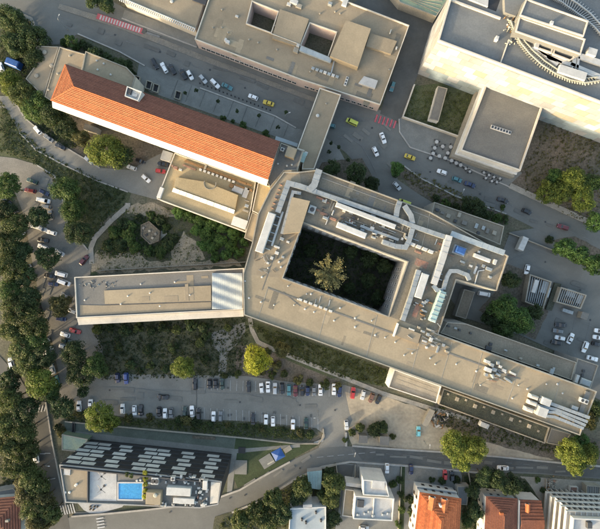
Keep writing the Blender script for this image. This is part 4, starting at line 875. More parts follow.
for k in range(60): unit(hot, 'plant_unit', rh.uniform(149, 208), rh.choice([rh.uniform(473.5, 484), rh.uniform(501.5, 504.5)]), HH, rh.uniform(1, 4.5), rh.uniform(.8, 2.4), rh.uniform(.3, 1.3), rh.choice([3, 93]), rh.choice(['metal', 'metal_white', 'dark_metal', 'metal_blue', 'dark_metal', 'grey_wall']))
for k in range(16): unit(hot, 'plant_unit', rh.uniform(195, 208), rh.uniform(486, 502), HH, rh.uniform(1, 3.5), rh.uniform(.8, 2.4), rh.uniform(.3, 1.3), rh.choice([3, 93]), rh.choice(['metal', 'metal_white', 'dark_metal', 'rust']))
# two folded parasols of thin arms on the white deck
for x, y, lab in ((102,476,'upper of two'), (101.5,489,'lower of two')):
    c = P(x, y, HH + 2); t = thing('parasol_frame', f'dark four-armed parasol frame on the white roof deck, {lab}', 'parasol', (c[0], c[1], HH + .1), 'parasols on the hotel roof')
    MB().cyl((c[0], c[1], HH + .1), .06, .05, 2.4, 8).build('pole', M['dark_metal'], t); MB().cyl((c[0], c[1], HH + .1), .45, .4, .12, 12).build('base', M['dark_metal'], t); MB().cyl((c[0], c[1], HH + 2.4), .4, .1, .35, 8).build('folded_canopy', M['dark_metal'], t)
    for k in range(4):
        a = math.radians(45 + 90 * k); MB().tube([(c[0], c[1], HH + 2.35), (c[0] + 1.9 * math.cos(a), c[1] + 1.9 * math.sin(a), HH + 2.0)], .06, 5).build('arm', M['dark_metal'], t)
# glass box at the hotel's foot, dark stair, planters, blue tent, square beds
gb = building('glass_entrance', 'low green glass entrance box at the hotel west foot', [(62,434),(88,439),(82,452),(62,450)], 3.5, 'green_glass', 'green_glass', par=.2)
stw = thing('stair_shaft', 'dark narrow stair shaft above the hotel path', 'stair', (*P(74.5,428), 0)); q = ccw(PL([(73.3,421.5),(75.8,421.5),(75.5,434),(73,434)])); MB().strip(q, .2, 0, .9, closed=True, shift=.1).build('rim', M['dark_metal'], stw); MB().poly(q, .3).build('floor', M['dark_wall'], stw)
for k, (x, y) in enumerate(((91,506),(95,506),(98,506),(91,508.5),(94,509))):
    c = P(x, y); pl_ = thing('planter', 'small dark round planter on the white street-corner triangle', 'planter', (c[0], c[1], ground_z(*c)), 'planters at the street corner'); gz = ground_z(*c)
    MB().cyl((c[0], c[1], gz), .3, .42, .55, 10).build('pot', M['dark_metal'], pl_); MB().cyl((c[0], c[1], gz + .55), .36, .3, .12, 10).build('soil', M['brown_earth'], pl_)
c = P(278.5, 451.5); z0 = ground_z(*c); tent = thing('canopy_tent', 'bright blue pitched canopy tent beside the curving street', 'tent', (c[0], c[1], z0))
hx, hy = 2.1, 2.0; r_ = math.radians(28)
def R2(x, y): return (c[0] + x * math.cos(r_) - y * math.sin(r_), c[1] + x * math.sin(r_) + y * math.cos(r_))
tb = MB(); apex = (*R2(0, 0), z0 + 3.4); cs = [(*R2(sx * hx, sy * hy), z0 + 2.5) for sx, sy in ((-1,-1),(1,-1),(1,1),(-1,1))]
for i in range(4): tb.face([cs[i], cs[(i + 1) % 4], apex]); tb.face([cs[(i+1)%4], cs[i], (cs[i][0], cs[i][1], z0 + 2.2), (cs[(i+1)%4][0], cs[(i+1)%4][1], z0 + 2.2)])
tb.build('canopy', M['blue_paint'], tent)
for q in cs: MB().cyl((q[0], q[1], z0), .05, .05, 2.5, 6).build('leg', M['metal'], tent)
for (x, y, w, d_, a, m, nm) in ((267,461,13,11,-32,'paving','paved_square'),(241,467,12,14,2,'paving','paved_square'),(287.5,449,8,5,-32,'concrete','paved_square'),(242,450,7,6,2,'dark_wall','hatch_pit'),(204,437.5,23,3,4,'brown_earth','bed')):
    c = P(x, y); k = MPP; struct(MB().box((c[0], c[1], 0), (w * k, d_ * k, .3), -math.radians(a)).build('paved_square' if nm != 'bed' else 'planting_bed', M[m]), {267:'grey paved square beside the blue tent',241:'grey paved square on the lawn east of the hotel',287.5:'pale paved strip right of the blue tent',242:'dark hatch beside the hotel path',204:'dark bed on the strip lawn above the hotel'}[x])
c = P(271.5, 462); MB().flat([P(267.5,464), P(274,460.5)], .5, .31).build('painted_mark', M['lattice'], bpy.data.objects['paved_square'])

# ---- houses at the bottom
def hip(root, px, h, rise, m, n=5, inset_=.45, wm=None):
    """hip roof over a quad (eave pixels); long axis from edge 0-1 to 2-3"""
    q = PL(px, h); a, b, c, d = [Vector(p) for p in q]
    m0 = (a + d) / 2; m1 = (b + c) / 2; L = (m1 - m0).length; w = (d - a).length / 2; t = min(.48, inset_ * 2 * w / L)
    r0 = m0.lerp(m1, t); r1 = m0.lerp(m1, 1 - t)
    courses(root, tuple(a), tuple(b), tuple(r1), tuple(r0), h, h + rise, n, m); courses(root, tuple(c), tuple(d), tuple(r0), tuple(r1), h, h + rise, n, m)
    courses(root, tuple(d), tuple(a), tuple(r0), tuple(r0), h, h + rise, n, m); courses(root, tuple(b), tuple(c), tuple(r1), tuple(r1), h, h + rise, n, m)
    MB().tube([(*r0, h + rise + .08), (*r1, h + rise + .08)], .14, 6).build('ridge_cap', M[m], root)
ha = thing('tiled_house', 'white house with bright orange tiled roof and dormers', 'house', (*P(440, 515, 8), 0)); hz = 8.0
wa = ccw(PL([(419,491.5),(461,498),(458,545),(413,540)], hz)); MB().sides(offset(wa, .35, True), 0, hz).poly(offset(wa, .35, True), hz - .02).build('walls', M['white_wall'], ha)
hip(ha, [(413,545),(419.5,492),(461,498.5),(458,548)][0:4], hz, 3.2, 'tile_orange', 9)
wi = offset(wa, .35, True)
for i in range(4):
    a, b = wi[i], wi[(i + 1) % 4]; mid = ((a[0] + b[0]) / 2, (a[1] + b[1]) / 2)
    out = (mid[0] * 2 - cen(wi)[0], mid[1] * 2 - cen(wi)[1]); windows(ha, a, b, out, 1.2, 2, 4, fh=3.2, w=1.2, h=1.5, fm='brown_wood')
def dormer(root, x, y, h, w, L, ht, ang, tm):
    c = P(x, y, h); r = -math.radians(ang); cs, sn = math.cos(r), math.sin(r)
    T = lambda u, v, z: (c[0] + u * cs - v * sn, c[1] + u * sn + v * cs, z)
    MB().face([T(-w/2, 0, h), T(w/2, 0, h), T(w/2, 0, h + ht * .6), T(0, 0, h + ht), T(-w/2, 0, h + ht * .6)]).face([T(-w/2, 0, h), T(-w/2, 0, h + ht*.6), T(-w/2, -L, h + ht*.6), T(-w/2, -L, h)]).face([T(w/2, 0, h), T(w/2, -L, h), T(w/2, -L, h + ht*.6), T(w/2, 0, h + ht*.6)]).build('dormer_wall', M['white_wall'], root)
    MB().face([T(-w/2 - .2, .25, h + ht*.56), T(0, .25, h + ht + .06), T(0, -L, h + ht + .06), T(-w/2 - .2, -L, h + ht*.56)]).face([T(w/2 + .2, .25, h + ht*.56), T(w/2 + .2, -L, h + ht*.56), T(0, -L, h + ht + .06), T(0, .25, h + ht + .06)]).build('dormer_roof', M[tm], root)
    MB().box(T(0, .03, h + .15), (w * .6, .06, ht * .45), r).build('dormer_window', M['window_glass'], root)
for x, y in ((432,496),(444,498)): dormer(ha, x, y, hz + .5, 2.4, 4.6, 2.0, 8, 'tile_orange')
MB().box((*P(440,505,hz+2), hz + 1.2), (.7, .7, 1.9)).build('chimney', M['white_wall'], ha)
q = ccw(PL([(416,485),(456,491),(455,497),(417,491.5)], 4.6)); MB().prism(q, 4.3, 4.6, bottom=True).build('balcony', M['white_wall'], ha); MB().strip(q, .12, 4.6, 5.5, closed=True, shift=.06).build('balcony_rail', M['white_wall'], ha)
hb = thing('tiled_house', 'red tiled house right of the dark garden, left half of a pair', 'house', (*P(500, 515, 7), 0)); hz = 7.0
wb = ccw(PL([(485.5,496.5),(517,499),(516,545),(483,545)], hz)); MB().sides(offset(wb, .3, True), 0, hz).poly(offset(wb, .3, True), hz - .02).build('walls', M['white_wall'], hb)
hip(hb, [(483.5,548),(486,496),(517,498.5),(516,548)], hz, 2.6, 'tile_red_and_shade', 8); MB().box((*P(501,513,hz+2), hz + 1.0), (1.3, .8, 1.8)).build('chimney', M['tile_orange'], hb)
wi = offset(wb, .3, True)
for i in range(4):
    a, b = wi[i], wi[(i + 1) % 4]; mid = ((a[0] + b[0]) / 2, (a[1] + b[1]) / 2); out = (mid[0] * 2 - cen(wi)[0], mid[1] * 2 - cen(wi)[1]); windows(hb, a, b, out, 1.0, 2, 3, fh=3.0, w=1.1, h=1.4)
hc = thing('tiled_house', 'narrow red tiled house with lit dormer, right half of a pair', 'house', (*P(530, 515, 6.5), 0)); hz = 6.5
wc = ccw(PL([(519,499.5),(541,500.5),(542,545),(518,545)], hz)); MB().sides(offset(wc, .3, True), 0, hz).poly(offset(wc, .3, True), hz - .02).build('walls', M['white_wall'], hc)
a, b, c_, d_ = [P(x, y, hz) for x, y in ((519,499.5),(541,500.5),(542,545),(518,545))]
rm0, rm1 = P(518.8,520,hz), P(541.6,520,hz)
courses(hc, b, a, rm0, rm1, hz, hz + 2.0, 7, 'tile_red_and_shade'); courses(hc, d_, c_, rm1, rm0, hz, hz + 2.0, 7, 'tile_red_and_shade')
dormer(hc, 526.5, 503, hz + .3, 1.5, 3.0, 1.5, 2, 'tile_orange')
MB().strip([P(518,499,hz), P(517.2,545,hz)], .35, hz - .3, hz + 1.0).build('party_wall', M['white_wall'], hc)
lh = thing('tiled_house', 'red roofed house in the bottom left corner', 'house', (*P(5, 515, 7), 0)); hz = 7.0
wd = ccw(PL([(-25,500),(20,496),(21,540),(-25,545)], hz)); MB().sides(offset(wd, .4, True), 0, hz).poly(offset(wd, .4, True), hz - .02).build('walls', M['white_wall'], lh); hip(lh, [(-25,500),(20,496),(21,540),(-25,545)], hz, 2.6, 'tile_red_and_shade', 9)
MB().box((*P(7,521,hz+2), hz + .8), (1.2, .8, 1.4)).build('chimney', M['concrete'], lh)
lg = building('low_shed', 'grey green low roof above the corner house', [(-10,492),(14,488),(18,494),(-10,499)], 4.0, 'grey_wall', 'roof_slate', par=.2)
# white house
wh = building('white_house', 'white flat-roofed cubic house with stepped roof terraces', [(355,495),(394,497.5),(392,520),(353,518)], 8.0, 'white_wall', 'roof_white', par=.7, pm='white_wall', cat='house')
body(wh, [(363,479),(386,481),(389,496),(363,494.5)], 9.5, 'white_wall', 'roof_white', par=.5, pm='white_wall')
body(wh, [(345,488.5),(355.5,490),(353.5,517),(342,515.5)], 4.0, 'white_wall', 'roof_beige', par=.4, pm='cream_wall')
body(wh, [(346,482.5),(361,484.5),(361,488),(346,486)], 5.0, 'white_wall', 'roof_white', par=0)
unit(wh, 'solar_heater', 360.5, 503, 8.0, 6.5, 7, .6, 5, 'dark_metal'); mb_strip(wh, (374,498), (372.5,517), 8.0, .3, 8.0, 8.5, 'white_wall', 'roof_kerb')
for x, y in ((358,514),(373,515),(365,513),(383,514),(388,513),(369,511)): unit(wh, 'air_unit', x, y, 8.0, 2.6, 2.0, .7, 5, 'metal')
unit(wh, 'shade_sail', 378, 484, 9.5, 13, 8, .2, 5, 'roof_white', base=.4)
ww = PL([(355,495),(394,497.5),(392,520),(353,518)], 8.0)
for i in range(4): windows(wh, ww[i], ww[(i+1) % 4], (ww[i][0] + ww[(i+1)%4][0] - cen(ww)[0], ww[i][1] + ww[(i+1)%4][1] - cen(ww)[1]), 1.2, 2, 3, fh=3.2, w=1.3, h=1.5)
gh = building('grey_roofed_house', 'pale blue-grey flat-roofed house at the bottom centre', [(290,508),(326,506),(326,545),(288,545)], 7.0, 'white_wall', 'metal_blue', par=.5, pm='white_wall', cat='house')
for x, y in ((302,519),(321,520),(306,522),(316,512)): unit(gh, 'air_unit', x, y, 7.0, 2, 2.5, .7, 0, 'dark_metal')
body(gh, [(303,505),(312,504.5),(312,508),(303,508)], 7.5, 'white_wall', 'roof_white', par=0)
ts = building('garden_shed', 'turquoise grey roofed shed among garden trees', [(307,472),(322,470.5),(321,490),(309,488)], 3.0, 'grey_wall', 'metal_teal', par=0, cat='shed')
for k in range(5): mb_strip(ts, (309.5 + k * 2.8, 472), (310.5 + k * 2.5, 488.5), 3.0, .12, 3.0, 3.08, 'metal', 'roof_rib')
gt = building('garage', 'grey flat-roofed garage beside the orange tiled house', [(457,486),(469,486),(467,505),(458,504)], 3.0, 'grey_wall', 'roof_slate', par=.2)
# balconied apartment block, bottom right: each slab a part
AB = 16.0; ap = thing('apartment_block', 'cream apartment block with many stacked balcony slabs', 'building', (*P(590, 530, AB), 0))
apx = [(572,517),(640,520),(640,580),(566,580)]; aw = ccw(PL(apx, AB)); MB().sides(aw, 0, AB).build('walls', M['cream_wall'], ap); MB().poly(aw, AB).build('roof', M['roof_white'], ap)
MB().strip(aw, .4, AB, AB + .7, closed=True, shift=.2).build('parapet', M['white_wall'], ap)
for k in range(5):
    z = 2.9 * (k + 1); MB().strip(aw, 1.7, z - .2, z, closed=True, shift=-.86).build('balcony_slab', M['cream_wall'], ap); MB().strip(aw, .1, z, z + .95, closed=True, shift=-1.6).build('balcony_rail', M['white_wall'], ap)
for k in range(13):
    t = k / 12; p = Vector(P(572,517,AB)).lerp(Vector(P(640,520,AB)), t); MB().box((p.x, p.y + .85, .2), (.2, 1.5, AB - 1.2)).build('balcony_divider', M['white_wall'], ap)
for i in range(4): windows(ap, aw[i], aw[(i+1) % 4], (aw[i][0] + aw[(i+1)%4][0] - cen(aw)[0], aw[i][1] + aw[(i+1)%4][1] - cen(aw)[1]), .6, 5, 8, fh=2.9, w=1.4, h=1.8)
unit(ap, 'roof_unit', 588, 524, AB, 5, 6, 1.0, 0, 'dark_metal')
# ---- transformer pens in the service yard
def pen(name, label, q, bars, m='concrete'):
    p = ccw(PL(q, 3.0)); t = thing(name, label, 'enclosure', (*cen(p), 0)); MB().strip(p, .45, 0, 3.0, closed=True, shift=.22).build('pen_wall', M[m], t); MB().poly(offset(p, .2, True), .35).build('pen_floor', M['asphalt'], t)
    a, b, c_, d_ = [Vector(v) for v in PL(q, 2.6)]
    for k in range(bars):
        u = (k + .5) / bars; p0, p1 = a.lerp(b, u), d_.lerp(c_, u); p0, p1 = p0.lerp(p1, .06), p1.lerp(p0, .06); MB().strip([tuple(p0), tuple(p1)], .22, 2.3, 2.6).build('beam', M['metal'], t)
    return t
t1 = pen('transformer_pen', 'left walled transformer pen with cross beams', [(530,274),(552,281.5),(543.5,309),(525,302)], 10); t2 = pen('transformer_pen', 'right walled transformer pen with cross beams', [(561,287),(587,295),(581,309),(556,302)], 13)
unit(t1, 'transformer', 531.5, 286, .35, 4, 13, 2.6, 18, 'metal_white'); unit(t1, 'transformer', 542, 287, .35, 7, 12, 2.0, 18, 'metal'); unit(t1, 'transformer', 537, 302, .35, 8, 5, 1.8, 18, 'dark_metal'); unit(t1, 'transformer', 545, 292, .35, 3, 10, 2.2, 18, 'metal_blue')
unit(t2, 'transformer', 568, 293, .35, 9, 7, 1.9, 18, 'metal_blue'); unit(t2, 'transformer', 577, 299, .35, 5, 9, 2.0, 18, 'metal'); unit(t2, 'transformer', 566, 301, .35, 10, 3, 1.5, 18, 'brown_wood')
p = PL([(553.5,282.5),(560,284),(550.5,310.5),(544.5,309)]); tag(MB().prism(p, 0, .9).build('planted_divider', M['green_roof']), 'raised dark grass strip between the transformer pens', 'planter')
for (x, y, w, d_, ht, a, m, nm, lab) in ((580,315,7,7,2.4,20,'concrete','kiosk','small square concrete kiosk below the right pen'),(566,311,11,3.5,1.2,18,'metal_blue','container','low blue-grey container below the right pen'),(519,244,6,14,2.6,24,'metal_white','trailer','long pale trailer parked near the yard gate'),(482,423,9,5,1.8,22,'metal_white','trailer','white trailer on the dirt below the green roof'),(362,436.5,9,7.5,2.4,2,'concrete','kiosk','left of two pale square huts beside the lower street'),(383,438,9.5,9,2.4,2,'concrete','kiosk','right of two pale square huts beside the lower street'),(427,416,6,18,1.8,26,'concrete','ruined_wall','pale ruined strip wall in the dirt yard'),(17.5,66,17,7,2.6,22,'blue_paint','truck_body','long blue tarpaulin-covered truck under the top left trees')):
    c = P(x, y, 0); t = thing(nm if nm != 'truck_body' else 'tarped_truck', lab, {'kiosk':'kiosk','container':'container','trailer':'trailer','ruined_wall':'wall','truck_body':'truck'}[nm], (c[0], c[1], ground_z(*c))); z = ground_z(*c); w_, e_ = w * MPP * .98, d_ * MPP * .98; r = -math.radians(a)
    wheels = nm in ('trailer', 'truck_body'); zb_ = z + (.55 if wheels else 0)
    if nm == 'truck_body':
        MB().box((c[0], c[1], zb_), (w_ * .76, e_, ht), r, .3).build('tarpaulin', M[m], t); u = -w_ * .44
        MB().box((c[0] + u * math.cos(r), c[1] + u * math.sin(r), zb_ - .1), (w_ * .2, e_ * .95, 1.9), r, .3).build('cab', M[m], t)
    elif nm in ('trailer', 'container'):
        MB().box((c[0], c[1], zb_), (w_, e_, ht), r, .12).build('body', M[m], t)
        for s in (-.3, 0, .3):
            L_ = max(w_, e_); u, v = (s * w_, 0) if w_ > e_ else (0, s * e_); MB().box((c[0] + u * math.cos(r) - v * math.sin(r), c[1] + u * math.sin(r) + v * math.cos(r), zb_ + ht), ((.12, e_ * .96, .06) if w_ > e_ else (w_ * .96, .12, .06)), r).build('roof_rib', M[m], t)
    else:
        MB().box((c[0], c[1], z), (w_ * .9, e_ * .9, ht), r).build('walls', M[m], t); MB().box((c[0], c[1], z + ht), (w_, e_, .18), r, .05).build('roof', M['roof_grey' if nm != 'ruined_wall' else 'concrete'], t)
        if nm == 'kiosk': MB().box((c[0] - (e_ * .45 + .02) * -math.sin(r), c[1] - (e_ * .45 + .02) * math.cos(r), z + .05), (.9, .05, 2.0), r).build('door', M['dark_metal'], t)
    if wheels:
        for sx in (-.35, .35):
            for sy in (-.42, .42):
                u, v = (sx * w_, sy * e_); q = (c[0] + u * math.cos(r) - v * math.sin(r), c[1] + u * math.sin(r) + v * math.cos(r))
                ax_ = Vector((-math.sin(r), math.cos(r), 0)) if w_ > e_ else Vector((math.cos(r), math.sin(r), 0)); pc = Vector((*q, z + .4)); MB().tube([pc - ax_ * .12, pc + ax_ * .12], .4, 12).build('wheel', M['tyre'], t)
# ruin among bushes, debris
ru = building('concrete_ruin', 'dull brown low weathered hut among the bushes', [(141,225),(149,221),(160,231),(159,241),(150,244.5),(141,236)], 2.0, 'brown_earth', 'brown_earth', par=.25, pm='brown_earth')
for k in range(5): unit(ru, 'slot', 143.5 + k * 3, 228 + (k * 7 % 11), 2.0, 2.2, 2.4, .3, 20 + k * 31, rr.choice(['concrete', 'dark_wall', 'asphalt_brown']))
sp = building('concrete_ruin', 'small grey paved terrace beside the ruin', [(161,231),(165,229),(167,234),(160,240)], .6, 'concrete', 'concrete', par=0, cat='terrace')
wd = thing('debris_heap', 'heap of dark timber and white rubble in the dirt yard', 'debris', (*P(437,420), 0))
for k in range(34):
    c = P(rr.uniform(431, 447), rr.uniform(412, 427)); MB().box((c[0], c[1], rr.uniform(0.2, .5)), (rr.uniform(.5, 2.5), rr.uniform(.2, .9), rr.uniform(.2, .7)), rr.uniform(0, 3), .05).build('rubble', M[rr.choice(['dark_metal', 'dark_metal', 'concrete', 'roof_white', 'brown_wood'])], wd)
hp = thing('debris_heap', 'pinkish rubble heap left of the apartment block', 'debris', (*P(549,486), 0))
for k in range(40):
    c = P(rr.gauss(549, 3.2), rr.gauss(484, 5)); MB().box((c[0], c[1], rr.uniform(.2, .4)), (rr.uniform(.3, 1.4), rr.uniform(.3, .9), rr.uniform(.2, .6)), rr.uniform(0, 3), .05).build('rubble', M[rr.choice(['rust', 'concrete', 'sandy_paving', 'brown_wood', 'concrete'])], hp)
sk = thing('rubble_skip', 'pale open skip with rubble above the apartment block', 'skip', (*P(572,488), .2)); q = ccw(PL([(568,485),(576,485.5),(575.5,495),(567.5,494.5)])); MB().strip(q, .12, .2, 1.4, closed=True, shift=.06).build('skip_wall', M['metal_white'], sk); MB().poly(q, .7).build('skip_load', M['rust'], sk)
cv = building('low_shed', 'grey sunken-looking shed roof above the apartment block, right', [(586,485),(600,486),(599,498),(586,497)], 2.4, 'concrete', 'roof_grey', par=.3)
for k in range(5): unit(cv, 'roof_rib', 588 + k * 2.4, 491.5, 2.4, .5, 9, .2, 2, 'metal')
# boundary walls of the bottom plots
for pts, lab in (([(322,467.5),(336,464),(338,479)], 'low pale wall in front of the garden shed'), ([(355,463.5),(354.5,478)], 'low pale wall left of the beige parking court'), ([(401,466),(398,530)], 'low wall along the hedge between white and orange houses'), ([(468,472),(470,486)], 'low wall between garage and dark garden'), ([(545,478),(544,530)], 'low pale wall left of the apartment block'), ([(246,262),(100,270.5)], 'low pale wall above the left wing'), ([(508,233),(556,252)], 'low wall at the service yard gate')):
    tag(MB().strip(PL(pts), .3, 0, 1.0).build('boundary_wall', M['concrete']), lab, 'wall')
# ------------------------------------------------------------------ vegetation
def leaf_mesh(name, centers, normals, size, rnd):
    n = len(centers); c = np.asarray(centers); nr = np.asarray(normals) + rnd.normal(0, .55, (n, 3)); nr /= np.linalg.norm(nr, axis=1)[:, None]
    t = rnd.normal(0, 1, (n, 3)); u = np.cross(nr, t); u /= np.linalg.norm(u, axis=1)[:, None]; w = np.cross(nr, u)
    s = (size * rnd.uniform(.6, 1.3, n))[:, None]
    v = np.empty((n, 4, 3)); v[:, 0] = c - u * s * .9; v[:, 1] = c - w * s * .55 + nr * s * .12; v[:, 2] = c + u * s * .9; v[:, 3] = c + w * s * .55 + nr * s * .12
    me = bpy.data.meshes.new(name); me.vertices.add(n * 4); me.vertices.foreach_set('co', v.reshape(-1).astype(np.float32))
    me.loops.add(n * 4); me.loops.foreach_set('vertex_index', np.arange(n * 4, dtype=np.int32)); me.polygons.add(n)
    me.polygons.foreach_set('loop_start', np.arange(0, n * 4, 4, dtype=np.int32)); me.polygons.foreach_set('loop_total', np.full(n, 4, dtype=np.int32))
    me.update(); me.validate(); return me
def crown(seed, clumps, per, leaf, flat=.8, cr=(.22, .36)):
    rnd = np.random.default_rng(seed); C_, N_ = [], []
    sq = rnd.uniform(.85, 1.1, 2)
    for k in range(clumps):
        z = rnd.uniform(-.55, 1); a = rnd.uniform(0, 2 * math.pi); q = math.sqrt(max(0, 1 - z * z)); rr_ = rnd.uniform(.5, .82) * (1 + .14 * math.sin(3 * a + seed))
        p = np.array([q * math.cos(a) * sq[0], q * math.sin(a) * sq[1], z * flat]) * rr_; r = rnd.uniform(*cr)
        m = int(per * rnd.uniform(.6, 1.4)); d = rnd.normal(0, 1, (m, 3)); d[:, 2] = np.where(rnd.random(m) < .7, abs(d[:, 2]), d[:, 2]); d /= np.linalg.norm(d, axis=1)[:, None]
        C_.append(p + d * r * rnd.uniform(.55, 1.0, (m, 1))); N_.append(d + np.array([0, 0, .5]))
    return leaf_mesh('crown', np.concatenate(C_), np.concatenate(N_), leaf, rnd)
CROWN = {'L': [crown(i, 75, 110, .052) for i in range(5)], 'M': [crown(20 + i, 48, 85, .075) for i in range(5)], 'S': [crown(40 + i, 20, 48, .15, cr=(.3, .45)) for i in range(4)]}
def palm_crown(seed):
    rnd = np.random.default_rng(seed); C_, N_ = [], []
    for k in range(46):
        a = rnd.uniform(0, 2 * math.pi); L = rnd.uniform(.7, 1.1); up = rnd.uniform(.2, .8)
        for t in np.linspace(.1, 1, 26):
            for s in range(3):
                r = L * t; p = np.array([r * math.cos(a), r * math.sin(a), up * t - .35 * t * t * (1.4 - up)]) + rnd.normal(0, .035, 3) * (.6 + t); C_.append(p); N_.append(np.array([math.cos(a) * .4, math.sin(a) * .4, 1]))
    return leaf_mesh('crown', np.array(C_), np.array(N_), .05, rnd)
CROWN['P'] = [palm_crown(3)]
def trunk_mesh(seed, h=1.0):
    rnd = random.Random(seed); b = MB(); b.tube([(0, 0, 0), (.01, 0, .35), (0, .01, .7), (0, 0, .95)], [.045, .034, .026, .012], 8)
    for k in range(6):
        a = 2 * math.pi * k / 6 + rnd.uniform(-.4, .4); z = rnd.uniform(.45, .75); b.tube([(0, 0, z), (.16 * math.cos(a), .16 * math.sin(a), z + .12), (.3 * math.cos(a), .3 * math.sin(a), z + .28)], [.02, .014, .005], 6)
    o = b.build('trunk', M['bark']); me = o.data; bpy.data.objects.remove(o); return me
TRUNK = [trunk_mesh(i) for i in range(4)]
TN = [0]
def tree(px, py, r, leaf, label, group=None, name=None, cat='tree', hc=None, kind=None):
    """px,py: crown centre in the photo, r: crown radius in photo pixels"""
    TN[0] += 1; i = TN[0]; R = r * MPP
    zc = hc if hc is not None else .95 * R + 2.0
    if cat == 'shrub': zc = .35 * R
    x, y = P(px, py, zc + .3 * R); R *= (CAM_H - zc) / CAM_H
    t = thing(name or ('tree' if cat == 'tree' else 'shrub'), label, cat, (x, y, ground_z(x, y)), group)
    k = kind or ('L' if r >= 13 else 'M' if r >= 7 else 'S')
    me = CROWN[k][i % len(CROWN[k])]
    c = inst(me, 'crown', t, (0, 0, zc), random.uniform(0, 6.28), (R * random.uniform(.95, 1.08), R * random.uniform(.95, 1.08), R * random.uniform(.85, 1.1)))
    if not me.materials: me.materials.append(LEAF['mid'])
    c.material_slots[0].link = 'OBJECT'; c.material_slots[0].material = LEAF[leaf]
    hgt = zc + .55 * R; w = max(hgt, 1.2 * R) if cat == 'tree' else hgt * 1.2
    inst(TRUNK[i % 4], 'trunk' if cat == 'tree' else 'stem', t, (0, 0, -.05), random.uniform(0, 6.28), (R * 1.3, R * 1.3, hgt))
    return t
ORD = ['first','second','third','fourth','fifth','sixth','seventh','eighth','ninth','tenth','eleventh','twelfth','thirteenth','fourteenth','fifteenth','sixteenth','seventeenth','eighteenth','nineteenth','twentieth','twenty-first','twenty-second','twenty-third','twenty-fourth','twenty-fifth','twenty-sixth','twenty-seventh','twenty-eighth','twenty-ninth','thirtieth','thirty-first','thirty-second','thirty-third']
TONE = {'dark':'dark green','mid':'green','olive':'olive green','bright':'bright yellow-green','yellow':'yellow','pale':'pale yellow','brown':'brownish green','green':'fresh green'}
belt = [(6,186,14,'mid'),(4,212,13,'dark'),(13,226,14,'olive'),(6,243,15,'olive'),(18,252,12,'dark'),(9,268,16,'olive'),(23,276,12,'dark'),(8,290,14,'mid'),(26,297,13,'dark'),(15,311,16,'olive'),(30,323,15,'olive'),(10,331,14,'olive'),(34,341,13,'mid'),(20,347,14,'olive'),(41,357,13,'dark'),(27,366,13,'olive'),(38,384,17,'bright'),(6,382,12,'dark'),(50,392,10,'mid'),(8,401,15,'olive'),(22,412,14,'dark'),(5,424,14,'olive'),(22,432,14,'olive'),(6,446,15,'olive'),(24,452,14,'olive'),(13,466,14,'olive'),(29,476,13,'olive'),(36,489,12,'olive'),(24,493,13,'brown'),(42,501,12,'brown'),(32,509,13,'olive'),(50,515,12,'olive'),(37,525,13,'brown')]
for i, (x, y, r, l) in enumerate(belt): tree(x, y, r, l, f'{TONE[l]} tree, {ORD[i]} from the top in the left street belt', 'left street tree belt')
lotrow = [(64,188,14,'mid'),(71,210,13,'mid'),(76,233,14,'dark'),(37,217,12,'dark'),(46,258,12,'dark'),(58,305,12,'brown'),(72,355,14,'dark'),(78,376,13,'dark'),(93,367,13,'mid'),(60,408,12,'dark'),(83,392,6,'dark')]
lab = ['green tree at the upper right edge of the left car park','green tree, middle of three beside the left car park','dark tree, lowest of three beside the left car park','round dark tree among parked cars in the left car park','dark round tree between two white vans and parked cars','brownish round tree beside the left wing gable','dark tree below the parked cars of the left car park','dark tree at the top left corner of the long car park','grey-green tree at the scrub garden left end','dark tree at the left corner of the long car park','small dark tree at the entry of the long car park']
for (x, y, r, l), la in zip(lotrow, lab): tree(x, y, r, l, la, 'car park trees')
